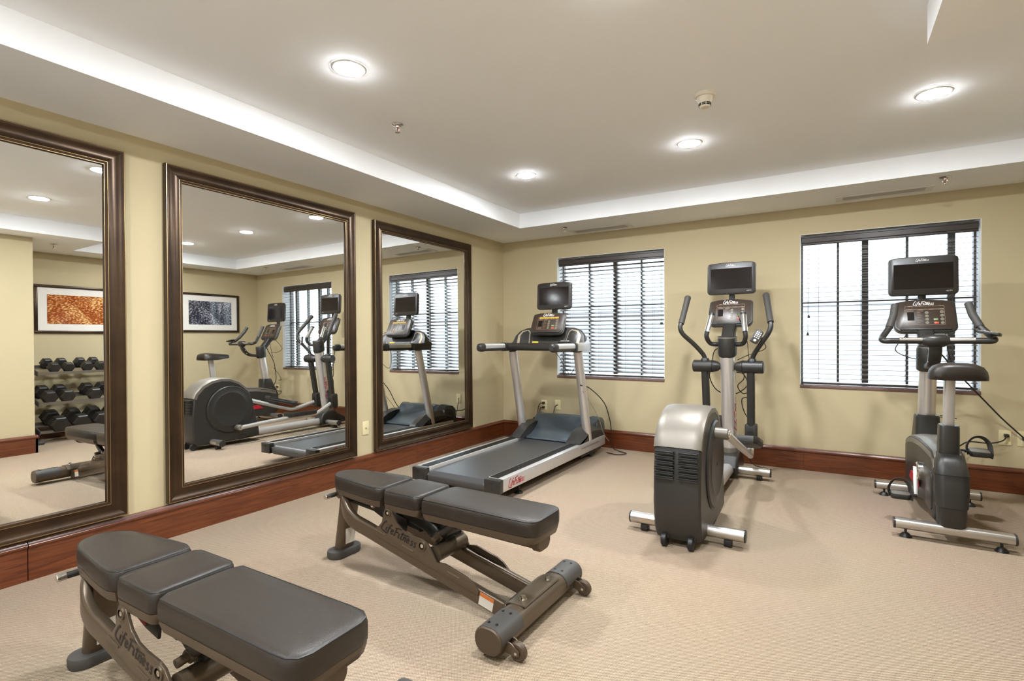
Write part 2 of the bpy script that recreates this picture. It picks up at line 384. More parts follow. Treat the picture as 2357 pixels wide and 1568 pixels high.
def ceiling():
    tray = [(TX0, TY0), (TX1, TY0), (TX1, TYS), (TX2, TYS), (TX2, -6.0), (TX0, -6.0)]
    V = [(x, y, HS) for x, y in tray]+[(x, y, TH) for x, y in tray]; n = 6
    Fa = [(i, (i+1) % n, n+(i+1) % n, n+i) for i in range(n)]+[tuple(range(n, 2*n))]
    o = len(V)
    V += [(0, 0, HS), (RW, 0, HS), (RW, TYS, HS), (RW, -6.0, HS), (RW, FY, HS), (0, FY, HS), (0, TY0, HS), (RW, TY0, HS), (0, -6.0, HS)]
    Fa += [(o, o+1, o+7, 1, 0, o+6), (1, o+7, o+2, 2), (o+2, o+3, 4, 3, 2), (o+6, 0, 5, o+8), (o+8, 5, 4, o+3, o+4, o+5)]
    b = len(V)
    V += [(-.2, .2, 2.82), (RW+.2, .2, 2.82), (RW+.2, FY-.2, 2.82), (-.2, FY-.2, 2.82)]; Fa += [(b, b+1, b+2, b+3)]
    return V, Fa
struct('ceiling', ceiling(), 'ceil')

# baseboards with moulded cap, cut in boards as in the room
BBP = [(0, 0), (.020, 0), (.020, .158), (.024, .164), (.030, .170), (.030, .180), (.022, .190), (.018, .200), (0, .200)]
def base_piece(y0, y1): return loft([[(d, y, z) for d, z in BBP] for y in (y0, y1)])
def baseboard(name, segs, mtx, m):
    root = None
    for a, b in segs:
        o = add('baseboard_board' if root else name, xf(base_piece(a, b), mtx), m, root, sharp=25, kind=None if root else 'structure')
        root = root or o
    return root
baseboard('baseboard_left', [(FY, -4.497), (-4.493, -1.62), (-1.618, 0)], Matrix.Identity(4), 'wood_y')
RB = Matrix.Rotation(math.radians(-90), 4, 'Z')
baseboard('baseboard_back', [(0, 3.262), (3.264, RW)], Matrix(((0, 1, 0, 0), (-1, 0, 0, 0), (0, 0, 1, 0), (0, 0, 0, 1))), 'wood_x')
MR = lambda x: Matrix(((-1, 0, 0, x), (0, 1, 0, 0), (0, 0, 1, 0), (0, 0, 0, 1)))
baseboard('baseboard_right', [(BY, 0)], MR(RW), 'wood_y')
o = baseboard('baseboard_block', [(FY, BY+.02)], MR(BX), 'wood_y')
add('baseboard_board', xf(base_piece(BX-.02, RW), Matrix(((0, 1, 0, 0), (1, 0, 0, BY), (0, 0, 1, 0), (0, 0, 0, 1)))), 'wood_x', o)

# outside: pavement and a pale building across the way
struct('outside_ground', box(-40, 50, .4, 90, -1.2, -1.0), 'asphalt')
bl = thing('far_building', 'pale flat-roofed building with rows of windows seen through the blinds', 'building', (6, 34, -1))
add('wall', box(-30, 30, 0, 8, 0, 5.2), 'facade', bl); add('parapet', box(-30.3, 30.3, -.3, 8.3, 5.2, 5.6), 'facade', bl)
fw = mesh('window', box(-1.0, 1.0, -.06, 0, 0, .5), 'facade_win')
for r in range(2):
    for i in range(-7, 8): add('window', fw, None, bl).location = (i*2.9, 0, 2.6+r*1.25)

# ------------------------------------------------------------------ windows and blinds
def window(name, W, posts, rails, blind_label, tilt, cord_x, cords):
    x0, x1, z0, z1 = W; cx = (x0+x1)/2
    fr = add(name, join(box(x0, x0+.018, .15, .205, z0, z1), box(x1-.018, x1, .15, .205, z0, z1), box(x0, x1, .15, .205, z1-.045, z1), box(x0, x1, .15, .205, z0, z0+.035)), 'frame_dark', kind='structure', smooth=False)
    for x, wd in posts: add('mullion', box(x-wd/2, x+wd/2, .155, .20, z0+.05, z1-.045), 'frame_dark', fr, smooth=False)
    for z, wd in rails: add('sash_rail', box(x0+.018, x1-.018, .158, .197, z-wd/2, z+wd/2), 'frame_dark', fr, smooth=False)
    add('pane', box(x0+.04, x1-.04, .176, .180, z0+.04, z1-.04), 'glass', fr, smooth=False)
    e = .004
    add('reveal_lining', join(box(x0, x0+e, .001, .15, z0+.028, z1), box(x1-e, x1, .001, .15, z0+.028, z1), box(x0, x1, .001, .15, z1-e, z1)), 'reveal', fr, smooth=False)
    add('sill', box(x0, x1, -.006, .16, z0-.004, z0+.026, .003), 'granite', fr, sharp=60)
    b = thing('wooden_blind', blind_label, 'blind', (cx, .062, z0), group='dark wooden venetian blinds')
    hw = (x1-x0)/2-.012; H = z1-z0
    vp = [(-.030, H-.098), (-.036, H-.094), (-.036, H-.080), (-.042, H-.074), (-.042, H-.034), (-.036, H-.028), (-.036, H-.018), (-.030, H-.014), (-.018, H-.014), (-.018, H-.098)]
    add('valance', loft([[(x, y, z) for y, z in vp] for x in (-hw, hw)]), 'valance', b, sharp=25)
    add('headrail', box(-hw+.01, hw-.01, -.016, .030, H-.062, H-.016), 'valance', b, smooth=False)
    add('bottom_rail', box(-hw, hw, -.026, .026, .034, .050, .004), 'valance', b)
    a = math.radians(tilt); dy, dz = .025*math.cos(a), .025*math.sin(a); t = .0016
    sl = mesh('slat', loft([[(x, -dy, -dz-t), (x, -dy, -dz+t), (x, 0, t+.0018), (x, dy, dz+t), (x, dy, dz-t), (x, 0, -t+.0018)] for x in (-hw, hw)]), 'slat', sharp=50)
    n = int((H-.062-.118)/.0437); z = .088
    for i in range(n+1):
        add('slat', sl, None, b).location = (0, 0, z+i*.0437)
    for x in cords:
        add('ladder_cord', join(sweep([(x-cx, -.027, .04), (x-cx, -.027, H-.06)], .0011, n=5), sweep([(x-cx, .027, .04), (x-cx, .027, H-.06)], .0011, n=5)), 'cord', b)
    for i, (x, zl) in enumerate(cord_x):
        p = add('pull_cord', sweep([(x-cx, -.036, H-.10), (x-cx+.002, -.040, zl)], .0013, n=5), 'cord', b)
        add('tassel', lathe([(.0, .03), (.005, .026), (.011, .004), (.010, 0), (0, 0)], (x-cx+.002, -.040, zl-.022), n=10), 'cord', p)
    portal(cx, (z0+z1)/2, x1-x0, H)
    return fr
window('window_1', W1, [(1.085, .016), (1.40, .045), (1.70, .016)], [(1.585, .020)], 'dark wooden blind on the window behind the treadmill', 26, [(1.95, .62), (1.962, .62)], [.90, 1.25, 1.56, 1.86])
window('window_2', W2, [(3.53, .018), (3.735, .048), (4.035, .018), (4.33, .048)], [(1.545, .024)], 'dark wooden blind on the window behind the exercise bike', 13, [(3.30, .66), (3.292, .50)], [3.38, 3.70, 4.02, 4.32])

# ------------------------------------------------------------------ mirrors
def mirror(yl, yr, zb, zt, label):
    w, h = yr-yl, zt-zb; cy = (yl+yr)/2
    tilt = 0.0055
    root = thing('wall_mirror', label, 'mirror', (0.014, cy, zb), group='large bronze-framed wall mirrors')
    root.rotation_euler = (0, -tilt, 0)
    # profile: (inset from outer edge, depth)
    prof = [(0, 0), (0, .033), (.003, .0365), (.006, .037), (.0075, .0345), (.013, .0335), (.022, .029), (.035, .0245), (.050, .0225), (.064, .0240), (.074, .0285), (.079, .0295), (.0805, .0300), (.0825, .0300), (.0835, .0265), (.092, .0245), (.095, .0240), (.0965, .0240), (.098, .0160), (.104, .006)]
    gold = {2, 12, 16}
    cor = [(-w/2, 0, 1, 1), (w/2, 0, -1, 1), (w/2, h, -1, -1), (-w/2, h, 1, -1)]
    for k in range(4):
        a, b = cor[k], cor[(k+1) % 4]; V, Fa = [], []
        for c in (a, b):
            for i, (s, d) in enumerate(prof): V.append((d, c[0]+c[2]*s, c[1]+c[3]*s))
        m = len(prof)
        for i in range(m-1): Fa.append((i, i+1, m+i+1, m+i))
        Fa.append((0, m, 2*m-1, m-1))
        me = bpy.data.meshes.new('frame_rail'); me.from_pydata(V, [], Fa); me.materials.append(M['frame']); me.materials.append(M['gilt'])
        for i, p in enumerate(me.polygons):
            p.material_index = 1 if i in gold else 0; p.use_smooth = True
        bm = bmesh.new(); bm.from_mesh(me); bmesh.ops.recalc_face_normals(bm, faces=list(bm.faces)); bm.to_mesh(me); bm.free()
        me.set_sharp_from_angle(angle=math.radians(30))
        add('frame_rail', me, None, root)
    add('glass', box(.004, .010, -w/2+.10, w/2-.10, .10, h-.10), 'mirror', root, smooth=False)
    return root
mirror(-5.537, -4.069, .2155, 2.284, 'bronze-framed mirror reflecting the dumbbell rack, cut off at the left')
mirror(-3.859, -2.391, .2155, 2.284, 'bronze-framed mirror reflecting the elliptical trainer, in the middle of the wall')
mirror(-2.176, -.724, .2115, 2.270, 'bronze-framed mirror reflecting the treadmill, nearest the corner')

# ------------------------------------------------------------------ ceiling fittings
lens_me = mesh('lens', lathe([(.001, -.0050), (.030, -.0048), (.052, -.0040), (.064, -.0024), (.070, .000), (.071, .003)], (0, 0, 0), n=28), 'lens')
ring_me = mesh('trim_ring', lathe([(.069, .0033), (.0705, .0005), (.076, .0), (.084, .0015), (.087, .0033)], (0, 0, 0), n=32), 'white')
for i, (x, y, lb) in enumerate(((1.42, -3.657, 'round recessed downlight nearest the camera above the mirrors'), (1.334, -1.742, 'round recessed downlight above the treadmill'),
        (2.635, -1.747, 'round recessed downlight above the elliptical, below the smoke detector'), (3.946, -1.783, 'round recessed downlight above the exercise bike'),
        (2.80, -3.64, 'round recessed downlight seen only reflected in the left mirror'), (1.42, -5.45, 'round recessed downlight behind the camera on the mirror side'), (2.80, -5.45, 'round recessed downlight behind the camera, farther from the mirrors'))):
    t = thing('ceiling_downlight', lb, 'ceiling light', (x, y, TH-.0035), group='recessed downlights')
    add('lens', lens_me, None, t); add('trim_ring', ring_me, None, t)
t = thing('smoke_detector', 'cream round smoke detector on the ceiling', 'smoke detector', (2.87, -2.44, TH))
add('base_plate', lathe([(.001, 0), (.056, 0), (.058, -.010), (.052, -.018), (.044, -.020), (.001, -.020)], (0, 0, 0), n=32), 'detector', t)
add('body', lathe([(.044, -.019), (.040, -.034), (.034, -.052), (.031, -.053), (.030, -.066), (.022, -.074), (.001, -.076)], (0, 0, 0), n=32), 'detector', t)
for k in range(8):
    a = k*math.pi/4
    for zz, rr in ((-.056, .0306), (-.0635, .0302)):
        add('vent_slot', xf(box(-.0095, .0095, rr-.002, rr+.0012, zz-.0027, zz+.0027), Matrix.Rotation(a, 4, 'Z')), 'black', t, smooth=False)
def sprinkler(x, y, z, label):
    t = thing('fire_sprinkler', label, 'sprinkler', (x, y, z), group='ceiling sprinklers')
    add('escutcheon', lathe([(.001, 0), (.036, 0), (.038, -.003), (.030, -.008), (.014, -.012), (.012, -.020), (.001, -.020)], (0, 0, 0), n=24), 'chrome', t)
    add('frame_arms', join(sweep(catmull([(-.010, 0, -.018), (-.013, 0, -.032), (-.004, 0, -.046)], 4), .0025, n=6), sweep(catmull([(.010, 0, -.018), (.013, 0, -.032), (.004, 0, -.046)], 4), .0025, n=6)), 'chrome', t)
    add('glass_bulb', cyl((0, 0, -.018), (0, 0, -.044), .0028, 8), 'tag_red', t)
    add('deflector', lathe([(.001, -.046), (.016, -.047), (.016, -.050), (.001, -.050)], (0, 0, 0), n=16), 'chrome', t)
sprinkler(1.149, -3.038, TH, 'small chrome sprinkler on the tray ceiling near the closest downlight')
sprinkler(1.044, -.43, HS, 'small chrome sprinkler on the soffit beside the left vent')
sprinkler(4.19, -.485, HS, 'small chrome sprinkler on the soffit beside the right vent')
sprinkler(4.42, -3.05, HS, 'small chrome sprinkler reflected in the left mirror')
def vent(x0, x1, y0, y1, label):
    t = thing('ceiling_vent', label, 'air vent', ((x0+x1)/2, (y0+y1)/2, HS), group='soffit air vents')
    a, b = (x1-x0)/2, (y1-y0)/2; f = .030
    add('frame', join(box(-a, a, -b, -b+f, -.008, 0, .002), box(-a, a, b-f, b, -.008, 0, .002), box(-a, -a+f*1.6, -b+f, b-f, -.008, 0, .002), box(a-f*1.6, a, -b+f, b-f, -.008, 0, .002)), 'white', t)
    add('backing', box(-a+f, a-f, -b+f, b-f, -.002, 0), 'vent', t, smooth=False)
    sm = mesh('louvre', box(-a+f*1.6, a-f*1.6, -.004, .0035, -.006, -.002), 'vent', smooth=False)
    k = int((2*b-2*f)/.012)
    for i in range(k): add('louvre', sm, None, t).location = (0, -b+f+.008+i*.012, 0)
vent(1.01, 1.70, -.265, -.075, 'slim white air vent on the soffit above the treadmill window')
vent(3.51, 4.16, -.285, -.110, 'slim white air vent on the soffit above the bike window')

# ------------------------------------------------------------------ wall plates and pictures
def plate(x, z, label, kind='outlet', side='back', w=.075, h=.118):
    t = thing('wall_plate', label, 'outlet' if kind == 'outlet' else 'wall plate', (x, -.0, z) if side == 'back' else (0, x, z), 0 if side == 'back' else math.pi/2, group='ivory wall plates')
    add('cover', prism(rrect(w, h, .004, 2), 'xz', -.006, 0, .002), 'ivory', t)
    if kind == 'outlet':
        for dz in (-.026, .026):
            add('socket', prism(rrect(.033, .036, .012, 4, 0, dz), 'xz', -.0085, -.005, .001), 'ivory', t)
    else:
        add('jack', cyl((0, -.013, 0), (0, -.005, 0), .006, 10), 'ivory_dark', t)
    return t
plate(.573, .421, 'ivory outlet left of the two behind the treadmill with two plugs')
plate(.752, .433, 'ivory cable plate right of the two behind the treadmill', 'cable')
plate(2.13, .44, 'ivory outlet half hidden behind the elliptical drum')
plate(4.627, .428, 'ivory outlet right of the bike with a black plug')
plate(4.735, .428, 'ivory outlet cut off at the right picture edge')
plate(-2.26, .433, 'ivory wall plate between the middle and corner mirrors', 'cable', 'left')
def picture(yc, zc, w, h, pr, label):
    t = thing('framed_picture', label, 'picture', (RW, yc, zc), group='framed photographs')
    f = .035
    for (a, b, c, d) in ((-w/2, w/2, -h/2, -h/2+f), (-w/2, w/2, h/2-f, h/2), (-w/2, -w/2+f, -h/2+f, h/2-f), (w/2-f, w/2, -h/2+f, h/2-f)):
        add('frame_rail', box(-.028, 0, a, b, c, d, .006), 'frame', t)
    add('mat_board', box(-.010, -.004, -w/2+f-.002, w/2-f+.002, -h/2+f-.002, h/2-f+.002), 'mat_board', t, smooth=False)
    add('print', box(-.0135, -.010, -w/2+.13, w/2-.13, -h/2+.125, h/2-.125), pr, t, smooth=False)
picture(-2.55, 1.67, .94, .63, 'print_orange', 'framed autumn-orange photograph above the dumbbell rack, seen in the mirror')
picture(-.82, 1.70, .94, .63, 'print_blue', 'framed dark blue-grey photograph behind the bike, seen in the mirror')
#@@PART2
# ------------------------------------------------------------------ shared console and screen of the cardio machines
def plane_fn(o, u, v, off=0.0):
    o, u, v = Vector(o), Vector(u).normalized(), Vector(v).normalized(); n = u.cross(v)
    return lambda a, b: tuple(o+u*a+v*b+n*off)
def tv(root, c, w=.39, h=.275, lean=0.06, post=True, post_to=None):
    """flat screen facing -y, centre c"""
    cx, cy, cz = c; mt = Matrix.Translation(c) @ Matrix.Rotation(-lean, 4, 'X')
    ol = [(-w/2, -h/2+.035)]
    ol = []
    r = .03
    for (sx, a0) in ((1, 270),):
        for i in range(6):
            a = math.radians(a0+90*i/5); ol.append((w/2-r+r*math.cos(a), -h/2+r+r*math.sin(a)))
    ol += [(w/2, h/2-.032), (w/2-.004, h/2-.018), (w/2-.014, h/2-.010), (w/2-.035, h/2-.006), (w*.25, h/2-.001), (0, h/2), (-w*.25, h/2-.001), (-w/2+.035, h/2-.006), (-w/2+.014, h/2-.010), (-w/2+.004, h/2-.018), (-w/2, h/2-.032)]
    for i in range(6):
        a = math.radians(180+90*i/5); ol.append((-w/2+r+r*math.cos(a), -h/2+r+r*math.sin(a)))
    b = add('screen_housing', xf(prism(ol, 'xz', -.012, .012, .007), mt), 'bezel', root)
    add('back_shell', xf(prism([(x*.94, z*.92) for x, z in ol], 'xz', .010, .042, .012), mt), 'charcoal', b)
    add('edge_band', xf(prism([(x*1.006, z*1.006) for x, z in ol], 'xz', .008, .018, .002), mt), 'pewter', b)
    add('screen', xf(box(-w*.425, w*.425, -.0135, -.010, -h*.335, h*.31), mt), 'screen', b, smooth=False)
    fn = lambda a, z: tuple(mt @ Vector((a, -.0138, z)))
    add('brand_lettering', logo(lambda a, z: fn(a-.042, z+h*.372), .078, .19), 'white_text', b, smooth=False)
    add('screen_lettering', text_strokes('HDTV', lambda a, z: fn(a+w*.325, z-h*.425), .0085), 'white_text', b, smooth=False)
    return b
def console(root, c, w=.36, h=.25, lean=0.5, lit=False, hid='console'):
    """tilted control panel facing -y; c = centre"""
    mt = Matrix.Translation(c) @ Matrix.Rotation(-lean, 4, 'X')
    r = .055; ol = []
    for i in range(6):
        a = math.radians(270+80*i/5); ol.append((w/2-r+r*math.cos(a), -h/2+r+r*math.sin(a)))
    ol += [(w*.485, h*.30), (w*.478, h*.38), (w*.45, h*.425), (w*.30, h*.47), (w*.12, h*.495), (0, h*.5)]
    ol += [(-x, z) for x, z in ol[::-1][1:]]
    b = add(hid, xf(prism(ol, 'xz', -.004, .040, .010, 3), mt), 'charcoal', root)
    add('edge_band', xf(prism([(x*1.012, z*1.012) for x, z in ol], 'xz', .006, .020, .003), mt), 'pewter', b)
    add('face_panel', xf(prism([(x*.93, z*.90+.002) for x, z in ol], 'xz', -.0065, -.003, .0015), mt), 'console', b)
    fn0 = lambda off: (lambda a, z: tuple(mt @ Vector((a, -.0066-off, z))))
    f1 = fn0(.0006); f2 = fn0(.0010)
    add('brand_lettering', logo(lambda a, z: f1(a-.064, z+h*.315), .122, .20), 'white_text', b, smooth=False)
    def outline(cx, cz, ww, hh, rr=.004, t=.0016):
        q = rrect(ww, hh, rr, 3, cx, cz); return ribbon(q+[q[0], q[1]], t, f1)
    add('display_outline', join(outline(0, h*.235, w*.62, h*.085), outline(w*.0, -h*.055, w*.62, h*.45)), 'line', b, smooth=False)
    if lit:
        rows = []
        for i in range(17):
            for k in range(3): rows.append(ribbon([(-w*.27+i*w*.034, h*(.222+.013*k)), (-w*.27+i*w*.034+w*.022, h*(.222+.013*k))], h*.009, f2))
        add('led_display', join(*rows), 'led', b, smooth=False, kind='stuff')
    lab = []
    for zz in (h*.285, h*.185):
        for k in range(4): lab.append(ribbon([(-w*.26+k*w*.165, zz), (-w*.19+k*w*.165, zz)], .0028, f2))
    for k in range(7): lab.append(ribbon([(-w*.12, h*.09-k*h*.052), (-w*.12+w*(.05+.015*(k % 3)), h*.09-k*h*.052)], .0022, f2))
    for k in range(3): lab.append(ribbon([(-w*.27, -h*.20-k*h*.022), (-w*.16, -h*.20-k*h*.022)], .0018, f2))
    lab.append(ribbon([(-w*.28, h*.135), (-w*.17, h*.135)], .0028, f2)); lab.append(ribbon([(-w*.12, h*.135), (-w*.02, h*.135)], .0028, f2))
    add('panel_lettering', join(*lab), 'line', b, smooth=False, kind='stuff')
    add('program_window', xf(box(-w*.275, -w*.165, -.0080, -.006, -h*.15, h*.10), mt), 'screen', b, smooth=False)
    bt = mesh('button', lathe([(.001, -.0020), (.0085, -.0020), (.0105, 0)], (0, 0, 0), 'y', 12), 'btn_grey')
    rg = mesh('button_mark', lathe([(.0095, -.0013), (.0112, -.0012), (.0115, 0)], (0, 0, 0), 'y', 12), 'line')
    for (bx, zs) in ((.035, (.08, -.02, -.12, -.22)), (.27, (.10, -.01, -.12, -.23))):
        for q in zs:
            loc = mt @ Vector((bx*w, -.0066, q*h))
            for me, nm in ((bt, 'button'), (rg, 'button_ring')):
                k = add(nm, me, None, b); k.location = loc; k.rotation_euler = (-lean, 0, 0)
    add('go_button', xf(box(w*.135, w*.205, -.0092, -.006, -h*.155, -h*.095, .001), mt), 'btn_green', b)
    add('stop_button', xf(box(w*.140, w*.212, -.0092, -.006, -h*.26, -h*.20, .001), mt), 'btn_red', b)
    add('lower_ledge', xf(box(-w*.40, w*.40, -.016, -.003, -h*.445, -h*.385, .005), mt), 'charcoal', b)
    return b

# ------------------------------------------------------------------ treadmill
def treadmill():
    XC = 1.034; R = thing('treadmill', 'silver treadmill with dark belt and console beneath the corner window', 'treadmill', (XC, -1.32, 0))
    oy = 1.32
    Y = lambda y: y+oy
    H = .415; zt, zb = .190, .096
    for s in (1, -1):
        x0, x1 = sorted((s*(H-.135), s*H))
        add('side_rail', box(x0, x1, Y(-2.290), Y(-.285), zb, zt+.004, .006), 'silver', R)
        xa, xb = sorted((s*(H-.120), s*(H-.045)))
        ins = add('foot_strip', box(xa, xb, Y(-2.285), Y(-.85), zt+.002, zt+.0065, .001), 'charcoal', R)
        for k in range(6):
            xx = min(abs(xa), abs(xb))*s+s*(.006+k*.0125)
            add('strip_rib', box(xx-.003, xx+.003, Y(-2.28), Y(-.86), zt+.006, zt+.009), 'black', ins, smooth=False)
        cp = add('end_cap', box(x0-.001, x1+.001, Y(-2.342), Y(-2.288), zb-.004, zt+.003, .006), 'charcoal', R)
        for zz in (.165, .122): add('screw', cyl((s*(H-.065), Y(-2.345), zz), (s*(H-.065), Y(-2.338), zz), .007, 10), 'black', cp)
        add('bolt', cyl((s*(H-.142), Y(-2.325), .145), (s*(H-.142), Y(-2.305), .145), .008, 10), 'chrome', R)
        # rear levelling foot and front wheel
        f = add('levelling_foot', join(cyl((s*.345, Y(-1.957), .012), (s*.345, Y(-1.957), .11), .010, 10), lathe([(.001, .022), (.018, .020), (.034, .006), (.034, 0), (.001, 0)], (s*.345, Y(-1.957), 0), n=16)), 'black', R)
        add('foot_bracket', box(s*.345-.035, s*.345+.035, Y(-1.99), Y(-1.90), .085, .100), 'shroud', f)
        add('transport_wheel', cyl((s*.33-.02, Y(-.50), .055), (s*.33+.02, Y(-.50), .055), .055, 18, .006), 'black', R)
        # upright column and its base fairing
        b0, b1 = Vector((s*.372, Y(-.655), .20)), Vector((s*.366, Y(-.872), 1.085))
        add('upright', sweep([b0, b1], circle(.045, 20, .040), up=(0, 1, 0)), 'silver_tube', R)
        # fairing around base
        x_in, x_out = s*.255, s*.402
        pf = [(Y(-.92), .196), (Y(-.90), .215), (Y(-.74), .30), (Y(-.60), .325), (Y(-.42), .315), (Y(-.30), .28), (Y(-.285), .196)]
        ra = [(x_in, y, z) for y, z in pf]; rb = [((x_in+x_out)/2+s*.02, y+.0, z*1.0+(.0 if z < .2 else .012)) for y, z in pf]; rc = [(x_out, y, z-(0 if z < .2 else .045)) for y, z in pf]
        add('base_fairing', loft([ra, rb, rc]), 'shroud', R, sharp=40)
        # handrail with end knob and bracket block
        hx = s*.385
        hr = add('handrail', sweep([(hx, Y(-1.40), 1.128), (hx, Y(-1.00), 1.128)], rrect(.062, .074, .026, 4), cap=True), 'shroud', R)
        add('grip_plate', sweep([(hx, Y(-1.385), 1.135), (hx, Y(-1.04), 1.135)], rrect(.066, .058, .022, 4)), 'silver', hr)
        add('end_knob', sweep([(hx, Y(-1.465), 1.128), (hx, Y(-1.455), 1.128), (hx, Y(-1.43), 1.128), (hx, Y(-1.385), 1.128)], rrect(.066, .080, .030, 5), scales=[.55, .85, 1, 1]), 'charcoal', hr)
        add('clamp_ring', sweep([(hx, Y(-1.025), 1.128), (hx, Y(-.985), 1.128)], rrect(.072, .088, .020, 4)), 'charcoal', hr)
        add('bracket', prism([(Y(-.985), 1.088), (Y(-.985), 1.165), (Y(-.82), 1.168), (Y(-.74), 1.20), (Y(-.68), 1.17), (Y(-.70), 1.086)], 'yz', hx-.036, hx+.036, .010), 'shroud' if s < 0 else 'silver', R)
    # deck and belt
    add('deck', box(-.285, .285, Y(-2.25), Y(-.40), .105, .150), 'black', R, smooth=False)
    p = [(Y(-.62), .170)]+[(Y(-2.275), .170)]
    rr = .047
    for i in range(1, 12):
        a = math.radians(90+200*i/11); p.append((Y(-2.275)+rr*math.cos(a), .170-rr+rr*math.sin(a)))
    V = [(x, y, z) for x in (-.272, .272) for y, z in p]; n = len(p)
    inner = [(y+0, z-.004) for y, z in p]
    add('running_belt', (V, [(i, i+1, n+i+1, n+i) for i in range(n-1)]), 'belt', R)
    add('rear_roller', cyl((-.278, Y(-2.275), .123), (.278, Y(-2.275), .123), .0445, 24), 'charcoal', R)
    add('crossmember', box(-.30, .30, Y(-2.0), Y(-1.9), .055, .10), 'black', R, smooth=False)
    add('front_pan', box(-.37, .37, Y(-.80), Y(-.29), .045, .115, .01), 'black', R)
    # motor hood: concave ramp rising from the belt
    rings = []
    pr = [(-.785, .174), (-.780, .192), (-.70, .206), (-.62, .240), (-.55, .292), (-.50, .345), (-.465, .374), (-.43, .382), (-.33, .368), (-.27, .32), (-.25, .12)]
    for x, k in ((-.275, 0), (-.268, .012), (-.10, .020), (.10, .020), (.268, .012), (.275, 0)):
        rings.append([(x, Y(y), z+(k if .25 < z else k*.3)) for y, z in pr])
    hd = add('motor_hood', loft(rings), 'hood', R, sharp=30)
    for s in (1, -1):
        add('hood_side', loft([[(s*.27, Y(y), z) for y, z in pr], [(s*.32, Y(y+.03), z+.018) for y, z in pr], [(s*.36, Y(y+.10), z-.005) for y, z in pr]]), 'hood', hd, sharp=30)
    add('rear_tail', prism([(Y(-.46), .20), (Y(-.42), .335), (Y(-.33), .35), (Y(-.24), .31), (Y(-.215), .20)], 'yz', -.39, .39, .02), 'shroud', R)
    # dash: shroud with two cup-holders, crossbar, console, screen
    ol = [(-.405, 0), (-.412, .06), (-.395, .135), (-.35, .190), (-.27, .222), (0, .24), (.27, .222), (.35, .190), (.395, .135), (.412, .06), (.405, 0)]
    dm = Matrix.Translation((0, Y(-.83), 1.125)) @ Matrix.Rotation(-.45, 4, 'X')
    d = add('dash', xf(prism(ol, 'xz', 0, .075, .014, 3), dm), 'shroud', R)
    for s in (1, -1):
        q = [(s*.205, .018), (s*.228, .165), (s*.250, .185), (s*.305, .170), (s*.328, .125), (s*.318, .018)]
        fr = [(s*.198, .006), (s*.220, .172), (s*.246, .197), (s*.318, .182), (s*.358, .130), (s*.350, .006)]
        add('cup_rim', xf(prism(fr if s > 0 else fr[::-1], 'xz', -.004, .006, .002), dm), 'tan', d)
        add('cup_holder', xf(prism(q if s > 0 else q[::-1], 'xz', -.006, .004, .001), dm), 'charcoal', d)
    add('dash_tray', xf(box(-.18, .18, -.006, .004, .008, .045, .004), dm), 'console', d)
    add('crossbar', sweep([(-.36, Y(-.985), 1.132), (-.20, Y(-1.005), 1.130), (0, Y(-1.01), 1.129), (.20, Y(-1.005), 1.130), (.36, Y(-.985), 1.132)], rrect(.062, .074, .022, 4)), 'bezel', R)
    add('tray_floor', box(-.34, .34, Y(-1.0), Y(-.80), 1.118, 1.13, .004), 'charcoal', R)
    console(R, (0.005, Y(-.80), 1.365), .375, .245, .42, lit=True)
    add('console_neck', box(-.06, .06, Y(-.78), Y(-.70), 1.28, 1.40, .01), 'charcoal', R)
    add('screen_post', prism(rrect(.06, .03, .006, 3, 0, Y(-.63)), 'xy', 1.40, 1.60), 'charcoal', R)
    tv(R, (0.01, Y(-.665), 1.652), .392, .28, .05)
    add('safety_key', box(-.075, -.02, Y(-.985), Y(-.955), 1.172, 1.182, .003), 'led', R, label='small amber safety key')
    # lettering on the right rail
    add('brand_lettering', logo(lambda a, z: (H+.0012, Y(-2.215)+a, .118+z*1.0), .225, .23), 'red', R, smooth=False, label='red brand lettering')
    add('deck_lettering', font_text('FlexDeck Shock Absorption System', .022, lambda a, z: (H+.0012, Y(-.90)+a*1.35, .150+z)), 'grey_text', R, smooth=False)
    add('brand_lettering', logo(lambda a, z: (-H-.0012, Y(-1.99)-a, .118+z), .225, .23), 'red', R, smooth=False, label='red brand lettering')
    return R
treadmill()
def remote(loc, rot, label, group='remotes', keys=(3, 4)):
    t = thing('tv_remote', label, 'remote', loc, 0, group); t.rotation_euler = rot
    add('body', prism(rrect(.064, .122, .014, 4), 'xy', -.009, .009, .004), 'charcoal', t)
    km = mesh('key', lathe([(.001, .0022), (.0048, .0020), (.0055, 0)], (0, 0, 0), n=10), 'white_text')
    for i in range(keys[0]):
        for j in range(keys[1]): add('key', km, None, t).location = (-.016+i*.016, -.012+j*.016, .009)
    add('dial', lathe([(.001, .003), (.010, .003), (.012, 0)], (0, -.038, .009), n=16), 'white_text', t)
    return t
remote((1.30, -.955, 1.178), (0, 0, math.radians(85)), 'slim grey remote lying on the treadmill console beside the right rail')

